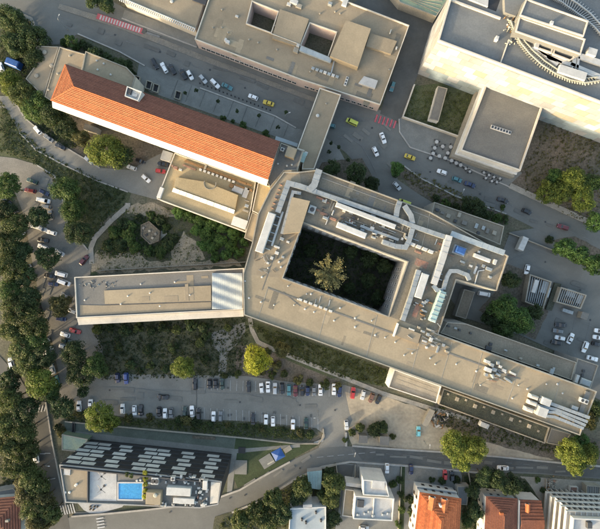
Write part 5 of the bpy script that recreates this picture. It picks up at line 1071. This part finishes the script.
for x, y, r, l, la in ((10,18,14,'dark','dark tree at the top left corner'),(30,38,15,'dark','dark tree left of the street mouth at top left'),(14,44,14,'dark','dark tree above the blue truck'),(33,58,13,'dark','dark tree right of the blue truck'),(8,82,13,'bright','yellow-green tree at the left edge below the blue truck'),(22,94,14,'olive','olive tree left below the concave terrace'),(36,106,15,'mid','green tree at the drive bend'),(52,115,14,'dark','dark tree below the orange roof west corner'),(66,128,11,'dark','dark tree above the parked black car'),(80,138,9,'brown','brownish low tree on the bank below the hall'),
    (104,150,19,'bright','large bright yellow-green tree beside the drive'),(122,156,12,'dark','dark tree right of the large yellow-green tree'),(182,368,13,'bright','bright yellow-green tree at the long car park upper edge'),(256,361,15.5,'yellow','brightest yellow round tree above the long car park'),(282,350,9,'brown','dull brown-green tree right of the yellow tree'),
    (98,418,15,'bright','yellow tree at the left end of the long car park'),(110,424,9,'bright','small yellow-green tree beside the yellow car park tree'),
    (574,180,14,'bright','yellow-topped tree in the right edge group, highest'),(550,192,12,'bright','yellow-green tree at the left of the right edge group'),(584,198,13,'bright','yellow-green tree in the right edge group, lowest'),(562,192,12,'bright','yellow-green tree in the middle of the right edge group'),(590,184,11,'mid','green tree at the right of the right edge group'),(556,176,9,'green','green tree at the upper left of the right edge group'),(598,222,10,'green','green tree at the right edge beside the street'),
    (567,248,11,'green','green round tree at the yard entry bed'),(582,256,11,'green','green round tree in the middle of the yard bed'),(596,264,11,'green','green round tree at the right edge of the yard bed'),
    (506,310,16,'green','big green tree in the service yard, left crown'),(522,322,15,'green','big green tree in the service yard, right crown'),(505,328,12,'mid','green tree at the foot of the big yard trees'),(492,318,10,'dark','dark tree left of the big yard trees'),(535,312,9,'dark','dark small tree below the left transformer pen'),(512,280,10,'dark','dark tree above the big yard trees'),
    (478,208,10,'dark','dark bushy tree behind the grey annex roof'),(468,204,8,'dark','small dark tree left of the annex bushy tree'),(356,173,12,'dark','dark tree on the bed beside the bridge wing'),(332,168,9,'dark','dark round tree beside the bridge wing foot'),(372,184,9,'dark','dark tree at the right end of the bridge bed'),(397,168,7,'green','small green tree at the tip of the planted island'),
    (457,448,16,'bright','bright yellow-green tree over the bottom street, left crown'),(474,450,15,'bright','yellow-green tree over the bottom street, right crown'),(462,463,10,'bright','yellow-green tree hanging over the bottom street edge'),(573,452,15,'bright','yellow-green tree over the bottom street at right'),(589,456,13,'bright','yellow-green tree at the right edge of the bottom street'),(576,466,11,'bright','low yellow-green tree below the right street tree'),(583,441,8,'green','small green tree behind the right street tree'),
    (485,478,10,'dark','dark tree at the left of the dark garden'),(498,480,11,'dark','dark tree in the middle of the dark garden'),(512,486,11,'dark','dark tree at the right of the dark garden'),(474,492,8,'dark','small dark tree right of the garage'),(476,512,9,'dark','dark tree between the two tiled houses'),(468,520,7,'mid','small green tree at the bottom between two tiled houses'),
    (240,522,11,'olive','olive tree at the bottom edge left of the garden'),(258,514,12,'olive','olive tree below the curving street bend'),(274,500,11,'olive','yellowish olive tree inside the street curve'),(282,514,12,'dark','dark tree left of the blue-grey roof'),(270,524,11,'olive','olive tree at the bottom edge of the garden'),(302,488,11,'olive','olive tree left of the garden shed'),(298,498,9,'dark','dark tree above the blue-grey roof'),(333,486,12,'olive','olive tree between shed and white house'),(331,500,10,'olive','lower olive tree between shed and white house'),(324,497,7,'dark','small dark tree above the blue-grey roof right end'),(330,474,6,'dark','small dark tree right of the garden shed'),(334,520,8,'dark','dark tree right of the blue-grey roof'),
    (106,4,8,'dark','dark tree at the top edge left of the balustrade'),(92,-2,9,'dark','dark tree at the top edge above the pink crossing'),(590,420,9,'brown','brownish tree beside the south-east corner'),(598,410,9,'dark','dark tree at the right edge beside the roof end'),(70,40,6,'mid','small green tree on the street corner bed'),(93,52,6,'dark','dark bush tree left on the hedge bed'),(120,64,7,'dark','dark bush tree right on the hedge bed')):
    tree(x, y, r, l, la, hc=3.8 if (x < 60 and y < 130) else None)
tree(329, 272, 17, 'pale', 'pale yellow lit tree standing in the dark courtyard', hc=13.5, kind='P');
for i, (x, y, r) in enumerate(((352,252,8),(370,258,9),(385,266,8),(368,280,8),(378,298,8),(350,288,7),(310,250,7))): tree(x, y, r, 'dark', 'dark low tree in the shaded hospital courtyard', 'courtyard trees', hc=3.5)
# young trees in the paved court
for i, (x, y) in enumerate(((185,93),(196,90),(218,101),(237,111),(259,115.5),(278,127),(286,112),(331,143),(339,147),(329,151.5),(348,160))): tree(x, y, 2.0, 'dark', f'tiny dark young tree in the paved court, {ORD[i]} from left' if i < 7 else f'tiny dark bush beside the bridge, {ORD[i-7]} of four', 'young court trees')
# bushes below the annex and round the ruin
for i, (x, y, r) in enumerate(((178,212,7),(189,217,7),(200,220,8),(211,224,8),(222,228,7),(233,234,7),(243,240,6),(196,230,7),(207,236,8),(219,240,8),(231,246,7),(213,248,7),(203,246,6),(226,255,6),(238,252,6),(215,258,5))): tree(x, y, r, 'green', 'fresh green bush in the thicket below the annex', 'thicket below the annex', cat='shrub')
for i, (x, y, r) in enumerate(((114,232,7),(122,224,6),(128,236,8),(120,245,8),(134,247,7),(108,246,6),(152,217,6),(160,220,6),(166,228,5),(168,245,7),(160,252,7),(174,238,5),(132,226,5),(138,218,4),(148,250,5))): tree(x, y, r, 'dark' if i % 2 else 'mid', f'{"dark" if i % 2 else "green"} bush growing round the concrete ruin', 'bushes round the ruin', cat='shrub')
for i, (x, y, r) in enumerate(((97,330,5),(110,328,5),(124,331,6),(138,328,5),(151,331,5),(163,327,6),(176,330,5),(190,325,6),(203,328,5),(118,347,5),(147,350,5),(173,348,5),(200,343,5),(206,336,5),(130,365,5),(150,366,4),(165,369,4),(205,360,5),(228,328,4),(140,371,4))): tree(x, y, r, 'dark' if (i * 7) % 3 else 'olive', f'{"dark" if (i*7) % 3 else "olive"} shrub in the scrub garden below the left wing', 'scrub garden shrubs', cat='shrub')
for i, (x, y, r) in enumerate(((375,430,8),(382,428,7),(352,433,4),(393,437,3),(360,428,5),(345,440,3))): tree(x, y, r, 'dark' if i < 2 else 'olive', f'{"dark bush behind the right hut" if i < 2 else "olive bush near the two square huts"}', 'bushes by the huts', cat='shrub')
for i, (x, y, r) in enumerate(((262,372,4),(272,375,4),(284,374,4),(298,380,5),(310,383,4),(325,385,5),(338,386,4),(238,374,4),(225,376,3),(276,366,5),(268,352,4))): tree(x, y, r, 'olive' if i % 3 else 'brown', 'small shrub in the hedge row above the parked cars', 'hedge above the car park', cat='shrub')
for i, (x, y, r) in enumerate(((78,414,4),(86,415,5),(150,418,4),(178,420,4),(187,421,6),(196,422,5),(128,418,4),(210,424,3),(228,425,3),(245,427,3),(262,429,3),(283,430,3),(300,433,4),(310,434,4),(60,432,5),(57,428,4))): tree(x, y, r, 'dark' if i % 2 else 'brown', 'low shrub on the verge between parked cars and low wall', 'verge shrubs', cat='shrub')
for i, (x, y, r) in enumerate(((82,44,5),(88,47,5),(99,54,5),(106,57,5),(113,62,6),(126,70,5),(131,72,4),(128,63,4),(64,42,5),(75,45,5))): tree(x, y, r, 'dark' if i < 8 else 'mid', f'clipped dark bush on the street bed, {ORD[i]} from left' if i < 8 else f'pale green bush on the round corner bed, {["left","right"][i-8]} one', 'street bed bushes', cat='shrub')
for i, (x, y, r) in enumerate(((223,118,3),(243,125,4),(266,133,4),(233,121,2))): tree(x, y, r, 'mid', 'small green bush at the foot of the shaded roof slope', 'bushes along the red slope', cat='shrub')
for i, (x, y, r) in enumerate(((446,203,5),(456,207,5),(488,215,5),(497,218,5),(505,220,4),(436,198,4),(503,207,3),(550,240,4),(396,173,4),(402,510,4),(401,495,4),(400,480,4),(399,524,4),(412,512,5),(410,500,5),(393,484,4),(432,480,3),(442,481,4),(538,480,3),(543,490,3),(457,481,4))): tree(x, y, r, 'dark' if i % 3 else 'mid', ('low bush in the street island beside the annex roof' if i < 9 else 'low bush along the hedge and plots of the bottom houses'), 'right side bed bushes', cat='shrub')
for i, (x, y, r) in enumerate(((145,473,3),(145,479,3),(145,485,3),(145,491,3),(144.5,497,3),(127,475,2.5),(131,476,2.5))):
    zc = 20.0; x_, y_ = P(x, y, zc + 1); t = thing('hedge_plant', ('yellow potted hedge plant right of the rooftop pool' if i < 5 else 'olive potted plant above the rooftop pool'), 'plant', (x_, y_, zc + .05), 'rooftop hedge')
    c = inst(CROWN['S'][i % 4], 'crown', t, (0, 0, .7), i, (.85, .95, .7)); c.material_slots[0].link = 'OBJECT'; c.material_slots[0].material = LEAF['yellow' if i < 5 else 'olive']; MB().box((x_, y_, zc + .05), (.8, .8, .5)).build('pot', M['dark_metal'], t)
# uncountable ground cover
def scrub(label, poly, n, leaf, size=.28, hgt=.5, seed=0, per=7):
    rnd = np.random.default_rng(seed); pts = PL(poly); xs = [p[0] for p in pts]; ys = [p[1] for p in pts]; C_, N_ = [], []; cnt = 0
    while cnt < n:
        p = (rnd.uniform(min(xs), max(xs)), rnd.uniform(min(ys), max(ys)))
        if not inside(p, pts): continue
        cnt += 1; r = rnd.uniform(.2, .8); m = per
        q = rnd.normal(0, r * .5, (m, 3)); q[:, 2] = abs(q[:, 2]) * .6 + .15; C_.append(q + np.array([p[0], p[1], .1])); N_.append(np.tile([0, 0, 1.0], (m, 1)))
    me = leaf_mesh('ground_cover', np.concatenate(C_), np.concatenate(N_), size, rnd); me.materials.append(LEAF[leaf]); o = bpy.data.objects.new('ground_cover', me); C.objects.link(o); return tag(o, label, None, None, 'stuff')
scrub('rough grass and weeds on the slope beside the curved drive', [(0,100),(30,138),(60,160),(125,192),(124,204),(95,235),(88,245),(70,200),(40,166),(0,150)], 1300, 'dark', seed=1)
scrub('weeds on the bank above the left wing', [(96,255),(125,216),(160,219),(170,235),(166,256),(110,258)], 500, 'mid', seed=2)
scrub('scattered weeds over the pale dirt above the left wing', [(92,262),(126,206),(175,210),(205,255),(240,262),(100,272)], 420, 'olive', size=.22, seed=22)
scrub('low weeds in the scrub garden', [(95,325),(243,317),(250,330),(238,376),(98,380)], 1800, 'dark', seed=3)
scrub('dry grass on the bank under the main roof', [(248,322),(300,339),(388,370),(384,386),(340,376),(280,352)], 900, 'olive', seed=4)
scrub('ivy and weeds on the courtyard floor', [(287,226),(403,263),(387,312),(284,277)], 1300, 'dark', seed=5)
scrub('tufts on the brown field beside the hall', [(525,170),(548,116),(600,133),(600,232),(525,192)], 700, 'brown', seed=6)
scrub('weeds on the verge below the car park', [(66,414),(130,419),(250,423),(314,431),(310,440),(240,435),(150,427),(66,420)], 1000, 'olive', seed=7)
scrub('tufts in the walled lawn', [(415,90),(474,95),(458,135),(404,117)], 500, 'olive', size=.2, seed=8)
scrub('weeds on the dirt yard and earth bank', [(432,406),(470,410),(548,443),(596,442),(600,460),(500,444),(440,425)], 500, 'olive', seed=10)
scrub('undergrowth in the gardens at the bottom', [(220,520),(264,503),(300,480),(334,466),(336,529),(220,529)], 1200, 'olive', seed=11)
scrub('undergrowth under the left tree belt', [(0,405),(24,420),(30,480),(40,529),(0,529)], 800, 'dark', seed=12)
scrub('undergrowth in the dark garden of the tiled houses', [(464,476),(524,480),(536,498),(482,498),(476,529),(462,529)], 900, 'dark', seed=13)
scrub('weeds on the islands beside the street', [(400,166),(470,196),(508,216),(500,223),(440,205),(404,178)], 350, 'brown', seed=14)
scrub('undergrowth on the dark slope at top left', [(0,10),(34,22),(36,60),(24,80),(60,120),(95,150),(60,148),(10,95),(0,90)], 1300, 'dark', seed=15)
# ------------------------------------------------------------------ cars
def keep(b, name, m):
    o = b.build(name, m); me = o.data; bpy.data.objects.remove(o); return me
def car_meshes(L, W, hood, belt, roof, cab, top, smooth=True):
    """cab = (rear x, front x) of the cabin at the belt line, top = the same at the roof"""
    b = MB(); xs = [-.5, -.47, -.36, -.1, .18, .36, .46, .5]; hw = [.40, .46, .5, .5, .5, .49, .45, .36]
    zt = [belt - .08, belt, belt + .02, belt, belt - .02, hood, hood - .06, hood - .2]; rings = []
    for x, w, z in zip(xs, hw, zt):
        w *= W; rings.append([(x * L, -w * .92, .22), (x * L, -w, .5), (x * L, -w * .93, z - .06), (x * L, -w * .78, z), (x * L, w * .78, z), (x * L, w * .93, z - .06), (x * L, w, .5), (x * L, w * .92, .22)])
    i0 = len(b.v)
    for r in rings: b.v += r
    for k in range(len(rings) - 1):
        for j in range(8): m = (j + 1) % 8; b.f.append((i0 + 8*k + j, i0 + 8*k + m, i0 + 8*k + 8 + m, i0 + 8*k + 8 + j)[::-1])
    b.f.append(tuple(range(i0, i0 + 8))); e = i0 + 8 * (len(rings) - 1); b.f.append(tuple(e + 7 - j for j in range(8)))
    r0, f0, r1, f1 = cab[0] * L, cab[1] * L, top[0] * L, top[1] * L; wb, wt = W * .45, W * .36
    lo = [(r0, -wb, belt - .05), (f0, -wb, belt - .05), (f0, wb, belt - .05), (r0, wb, belt - .05)]; hi = [(r1, -wt, roof - .04), (f1, -wt, roof - .04), (f1, wt, roof - .04), (r1, wt, roof - .04)]
    hh = [(r1 + .12, -wt + .1, roof), (f1 - .12, -wt + .1, roof), (f1 - .12, wt - .1, roof), (r1 + .12, wt - .1, roof)]
    i = len(b.v); b.v += lo + hi + hh
    for k in range(4):
        m = (k + 1) % 4; b.f.append((i + k, i + m, i + 4 + m, i + 4 + k)); b.f.append((i + 4 + k, i + 4 + m, i + 8 + m, i + 8 + k))
    b.f.append((i + 8, i + 9, i + 10, i + 11))
    def glass(p, q, r, s, a, c, d_, e_):
        p, q, r, s = [Vector(v) for v in (p, q, r, s)]; B = lambda u, v: (p.lerp(q, u)).lerp(s.lerp(r, u), v); n = (q - p).cross(s - p).normalized() * .012
        return MB().face([B(a, d_) + n, B(c, d_) + n, B(c, e_) + n, B(a, e_) + n])
    front = glass(lo[1], lo[2], hi[2], hi[1], .06, .94, .08, .96); rear = glass(lo[3], lo[0], hi[0], hi[3], .08, .92, .2, .92)
    s1 = glass(lo[0], lo[1], hi[1], hi[0], .07, .95, .2, .92); s2 = glass(lo[2], lo[3], hi[3], hi[2], .05, .93, .2, .92)
    P_ = {'body': keep(b, 'body', PAINT['white']), 'windscreen': keep(front, 'windscreen', M['car_glass']), 'rear_window': keep(rear, 'rear_window', M['car_glass']), 'side_l': keep(s1, 'side_window', M['car_glass']), 'side_r': keep(s2, 'side_window', M['car_glass'])}
    lamp = MB().box((0, 0, 0), (.16, .34, .12)); P_['headlight'] = keep(lamp, 'headlight', M['lamp_white']); lamp = MB().box((0, 0, 0), (.1, .3, .14)); P_['taillight'] = keep(lamp, 'taillight', M['lamp_red'])
    P_['wheel'] = keep(MB().tube([(0, -.1, 0), (0, .1, 0)], .31, 12), 'wheel', M['tyre']); P_['rim'] = keep(MB().tube([(0, -.11, 0), (0, .11, 0)], .2, 8), 'rim', M['rim'])
    P_['mirror'] = keep(MB().box((0, 0, 0), (.12, .2, .13)), 'mirror', M['dark_metal'])
    P_['dim'] = (L, W, hood, belt, f0)
    return P_
CAR = {'hatchback': car_meshes(3.95, 1.74, .86, .94, 1.48, (-.47, .2), (-.38, .06)), 'saloon': car_meshes(4.5, 1.8, .84, .92, 1.44, (-.36, .2), (-.22, .06)), 'estate': car_meshes(4.5, 1.8, .88, .96, 1.5, (-.47, .2), (-.42, .07)), 'van': car_meshes(4.9, 1.95, 1.05, 1.15, 1.95, (-.49, .34), (-.48, .2))}
def car(x, y, ang, col, kind, label, group, name='parked_car', cat='car'):
    c = P(x, y, .8); z = ground_z(*c); t = thing(name, label, cat, (c[0], c[1], z), group); t.rotation_euler = (0, 0, -math.radians(ang)); K = CAR[kind]; L, W, hood, belt, f0 = K['dim']
    b = inst(K['body'], 'body', t, (0, 0, 0)); b.material_slots[0].link = 'OBJECT'; b.material_slots[0].material = PAINT[col]
    inst(K['windscreen'], 'windscreen', t, (0, 0, 0)); inst(K['rear_window'], 'rear_window', t, (0, 0, 0)); inst(K['side_l'], 'side_window', t, (0, 0, 0)); inst(K['side_r'], 'side_window', t, (0, 0, 0))
    for s in (-1, 1):
        inst(K['headlight'], 'headlight', t, (L * .465, s * W * .33, hood - .24)); inst(K['taillight'], 'taillight', t, (-L * .475, s * W * .36, belt - .3)); inst(K['mirror'], 'mirror', t, (f0 - .25, s * W * .52, belt))
        for u in (-.31, .31): w = inst(K['wheel'], 'wheel', t, (u * L, s * (W / 2 - .1), .31)); inst(K['rim'], 'rim', w, (0, 0, 0))
    return t
rc = random.Random(11)
KIND = ['hatchback', 'saloon', 'hatchback', 'estate']
def row(cars, phrase, group, order='from left', name='parked_car'):
    for i, q in enumerate(cars):
        x, y, a, col = q[:4]; kind = q[4] if len(q) > 4 else rc.choice(KIND); flip = 180 if (len(q) <= 5 and rc.random() < .5) else 0
        car(x, y, a + flip + rc.uniform(-2, 2), col, kind, f'{col} {kind}, {ORD[i]} {order}, {phrase}', group, name)
row([(154.5,63.5,62,'black'),(164,67.5,60,'white'),(172,69,60,'black'),(183,74,64,'black'),(190,75,60,'white'),(203,79,50,'silver'),(215,83.5,45,'white'),(227,86.5,25,'teal'),(253,97,25,'white'),(268.5,103,20,'yellow','saloon')], 'slanted row behind the orange roof', 'cars slanted along the top street')
for x, y, a, col, k, lab in ((330.5,125.5,12,'teal','hatchback','grey-teal hatchback half under the bridge wing'),(352,122,25,'lime','van','lime green van on the junction beside the bridge'),(383,138,70,'white','saloon','white saloon on the junction below the pink crossing'),(375.5,151.5,65,'white','hatchback','white hatchback turning below the junction'),(410,157,20,'yellow','saloon','yellow taxi car on the street at the forecourt corner'),(442,172,20,'white','hatchback','white and blue hatchback on the street below the cafe tables'),(397,186,48,'silver','hatchback','silver hatchback on the ramp to the hospital entrance'),(404.5,202.5,20,'lime','van','lime green van at the hospital entrance, partly hidden'),(392.5,86.5,-72,'teal','hatchback','dark teal hatchback parked along the clinic east wall'),(457,179.5,20,'teal','hatchback','teal hatchback on the street, left of a dark blue car'),(470,184.5,20,'navy','saloon','dark blue saloon on the street below the grey block'),(503,200,18,'black','saloon','black saloon on the street right of the grey block'),(527,211.5,22,'black','hatchback','black hatchback on the street above the trailer'),(563,227,18,'maroon','estate','dark red estate on the street at right')):
    car(x, y, a + (180 if rc.random() < .5 else 0), col, k, lab, 'cars on the street', 'car')
for x, y, a, col, k, lab in ((37.5,130,48,'white','hatchback','white hatchback half under trees at the drive bend'),(48.5,138,35,'grey','saloon','grey saloon along the drive, behind a black car'),(60,146.5,24,'black','saloon','black saloon along the drive under the trees'),(88.5,160,40,'silver','hatchback','silver hatchback beside the large yellow-green tree'),(131.5,167.5,20,'silver','hatchback','silver hatchback right of the large yellow-green tree'),(140,161,20,'black','hatchback','black hatchback in the shade right of the large tree'),(163,164,8,'black','saloon','black saloon beside the annex wall'),(160.5,171,8,'red','hatchback','red hatchback beside the annex wall'),(146,178.5,42,'white','hatchback','white and black hatchback on the drive near the annex'),(1,67,70,'white','hatchback','white hatchback at the left edge beside the blue truck'),(36,457.7,76,'white','saloon','white saloon on the left street'),(484,294,10,'white','van','white van left of the big yard tree'),(418.5,431.5,92,'turquoise','hatchback','turquoise hatchback on the dirt yard'),(346.5,425,86,'silver','hatchback','silver hatchback beside the dirt yard bushes'),(306,423.5,90,'green','saloon','dark green saloon alone at the car park corner'),(163,397,3,'black','saloon','black saloon driving along the long car park lane'),(387,468.5,90,'white','hatchback','white hatchback on the beige parking court'),(411,469.5,90,'navy','hatchback','navy hatchback in front of the orange tiled house'),(445,475,90,'red','hatchback','red hatchback in front of the orange tiled house'),(452,476,90,'black','hatchback','black hatchback right of the red one'),(503,468,3,'white','saloon','white saloon on the bottom street'),(364,528,5,'silver','hatchback','silver hatchback at the bottom edge below the white house'),(527,269.5,102,'white','hatchback','white hatchback above the left transformer pen'),(561,325,5,'black','saloon','black saloon in the service yard, topmost'),(558,331,8,'grey','hatchback','grey hatchback in the service yard below the black saloon'),(560,338,12,'white','hatchback','white hatchback in the service yard beside a black one'),(556.5,342.5,12,'black','hatchback','black hatchback in the service yard, lowest of the cluster'),(570.5,338.5,-62,'white','saloon','white saloon standing askew in the service yard'),(585,347,-72,'white','estate','white estate near the small grey block'),(592.5,358.5,15,'white','saloon','white saloon above the small grey block'),(599.5,331,10,'white','hatchback','white hatchback at the right edge, upper'),(598,337.5,10,'white','hatchback','white hatchback at the right edge, lower'),(597,344,10,'black','hatchback','black hatchback at the right edge below two white ones')):
    car(x, y, a + (180 if rc.random() < .5 else 0), col, k, lab, 'cars on the site', 'parked_car')
row([(32,181,20,'green'),(30,190.5,12,'maroon'),(44,192.5,25,'navy'),(44,200.5,10,'white','van'),(46,206.5,10,'grey'),(50.5,215,80,'grey'),(36,226.5,15,'white'),(42.5,229,20,'silver'),(51.5,232.5,15,'white'),(43,240,10,'black'),(43,247,20,'white'),(51,250,25,'grey'),(59,252.5,30,'silver')], 'upper part of the left car park', 'cars in the left car park', 'from the top')
row([(6.5,201,45,'navy'),(13,209,48,'black'),(20,235.5,-45,'white'),(24.5,250,72,'navy'),(26.5,268.5,-40,'silver'),(29.5,276,60,'red'),(31,294,-45,'grey'),(39,308,72,'black'),(45,343,-50,'silver'),(48,351.5,-45,'white'),(50,358,-55,'black'),(52,369,72,'silver'),(56.5,381,80,'teal')], 'line along the left tree belt', 'cars along the left tree belt', 'from the top')
row([(84,260,-52,'maroon'),(50,276,8,'black'),(61,274,15,'white','van'),(53,284,10,'navy'),(64.5,282.5,20,'white','van'),(65.5,295.5,22,'grey'),(72.5,311,20,'silver'),(61,319,5,'navy'),(75,331,15,'red'),(65,334.5,18,'white'),(66,341,14,'green'),(64,346.5,14,'white')], 'beside the left wing gable', 'cars beside the left wing', 'from the top')
row([(11,363,74,'white'),(12,376,76,'maroon')], 'under the trees of the left street', 'cars under the left trees', 'from the top')
row([(117.5,378,86,'navy'),(126,378.5,88,'blue'),(195,384,87,'black'),(209.5,384,90,'black'),(215.5,384,90,'black'),(222,384,90,'green'),(248.5,387,90,'black'),(261.5,388,84,'white'),(268,387,90,'white'),(275,388.5,92,'silver'),(282,388.5,90,'black'),(289,390,90,'teal'),(295.5,391,90,'maroon'),(302,391,90,'black'),(307.5,391,90,'navy'),(314,391,90,'grey'),(320.5,390,90,'white'),(334,389.5,92,'white'),(339.5,391.5,95,'navy'),(353,393,95,'red'),(363,395,104,'silver'),(371.5,398,110,'brown'),(378.5,399.5,115,'black')], 'upper row of the long car park', 'cars in the upper row')
row([(79,406.5,88,'white'),(90.5,405,88,'white'),(122.5,409,88,'white'),(134.5,410.5,88,'white'),(141,410.5,90,'black'),(159,412,90,'black'),(165,413.5,90,'white'),(171,413,90,'grey'),(184.5,412.5,90,'green'),(192,411.5,84,'white'),(198.5,414,90,'black'),(213.5,416.5,90,'white'),(220.5,416.5,90,'grey'),(253,419,90,'black'),(266,419.5,90,'white'),(273,421.5,90,'white'),(293,424.5,90,'white')], 'lower row of the long car park', 'cars in the lower row')

# ------------------------------------------------------------------ cafe tables, bollards, lamp posts
TB = {'top': keep(MB().cyl((0, 0, .7), .62, .62, .05, 16), 'table_top', M['roof_white']), 'column': keep(MB().cyl((0, 0, .04), .05, .05, .66, 8), 'column', M['dark_metal']), 'base': keep(MB().cyl((0, 0, 0), .34, .3, .04, 12), 'base', M['dark_metal'])}
CH = {'seat': keep(MB().box((0, 0, .42), (.46, .46, .06), 0, .02), 'seat', M['dark_metal']), 'backrest': keep(MB().box((-.22, 0, .48), (.05, .44, .42)), 'backrest', M['dark_metal']), 'leg': keep(MB().box((0, 0, 0), (.05, .05, .42)), 'leg', M['dark_metal'])}
sc1 = [(436,142.5),(434,148.5),(432.5,154),(442,147),(450,147.5),(447,153.5),(438.5,156.5),(444.5,158.5),(451,161),(455.5,163.5),(460,165.5),(430,158.5)]
sc2 = [(465,169),(469,172),(483,173),(488,175.5),(493,177.5),(499,179),(485,178.5),(491,181.5),(496,182.5)]
for lst, where in ((sc1, 'left cluster on the forecourt'), (sc2, 'right cluster on the forecourt')):
    for x, y in lst:
        c = P(x, y); z = ground_z(*c); t = thing('cafe_table', 'small white round cafe table in the ' + where, 'table', (c[0], c[1], z), 'cafe tables, ' + where)
        k = 1.15 if lst is sc1 else .8; t.scale = (k, k, 1)
        for n_ in ('top', 'column', 'base'): inst(TB[n_], 'table_top' if n_ == 'top' else n_, t, (0, 0, 0))
        a0 = rc.uniform(0, 6.28)
        for q in range(rc.choice([2, 3, 3])):
            a = a0 + q * 2.1; cx, cy = c[0] + math.cos(a) * .95 * k, c[1] + math.sin(a) * .95 * k
            h = thing('cafe_chair', 'dark cafe chair, ' + where, 'chair', (cx, cy, z), 'cafe chairs, ' + where); h.rotation_euler = (0, 0, a + math.pi)
            inst(CH['seat'], 'seat', h, (0, 0, 0)); inst(CH['backrest'], 'backrest', h, (0, 0, 0))
            for sx in (-.19, .19):
                for sy in (-.19, .19): inst(CH['leg'], 'leg', h, (sx, sy, 0))
bol = keep(MB().cyl((0, 0, 0), .16, .16, .75, 10).cyl((0, 0, .75), .2, .12, .15, 10), 'bollard', M['dark_metal'])
bpst = keep(MB().cyl((0, 0, 0), .3, .28, .06, 10), 'base', M['dark_metal'])
for k in range(19):
    c = P(200 + k * 3.9, 83.5 + k * 1.5); t = thing('bollard', 'small dark bollard in the row beside the slanted cars', 'bollard', (c[0], c[1], ground_z(*c)), 'bollards beside the top street'); inst(bol, 'post', t, (0, 0, .06)); inst(bpst, 'base', t, (0, 0, 0))
lampA = keep(MB().tube([(0, 0, 0), (0, 0, 6.5), (.4, 0, 7.1), (1.6, 0, 7.3)], [.09, .06, .05, .05], 8), 'pole', M['metal']); lampB = keep(MB().box((1.7, 0, 7.22), (.7, .26, .12)), 'lamp_head', M['metal_white']); lampC = keep(MB().cyl((0, 0, 0), .22, .16, .3, 10), 'base', M['concrete'])
for x, y, a, lab in ((68,30,60,'street lamp on the corner bed at top left'),(424,441,90,'street lamp on the lower street kerb by the dirt yard'),(352,449,80,'street lamp at the car park exit'),(197,413,90,'street lamp in the middle of the long car park'),(318,411,180,'street lamp at the right of the long car park'),(286,121,20,'street lamp at the end of the paved court'),(455,197,70,'street lamp on the planted island'),(56,457,0,'street lamp beside the left street')):
    c = P(x, y); t = thing('street_lamp', lab, 'street lamp', (c[0], c[1], ground_z(*c)), 'street lamps'); t.rotation_euler = (0, 0, math.radians(a)); inst(lampA, 'pole', t, (0, 0, 0)); inst(lampB, 'lamp_head', t, (0, 0, 0)); inst(lampC, 'base', t, (0, 0, 0))

# ------------------------------------------------------------------ labels of look-alikes: their place in the row
groups = {}
for o in list(C.objects):
    if o.parent is None and o.get('group') and o.get('label'): groups.setdefault((o['group'], o['label']), []).append(o)
def ordw(i): return ORD[i] if i < len(ORD) else str(i + 1) + 'th'
for (gname, lab), obs in groups.items():
    if len(obs) < 2: continue
    obs.sort(key=lambda o: o.location.x)
    for i, o in enumerate(obs):
        place = 'leftmost' if i == 0 else 'rightmost' if i == len(obs) - 1 else ordw(i) + ' from the left'
        o['label'] = lab + ', ' + place
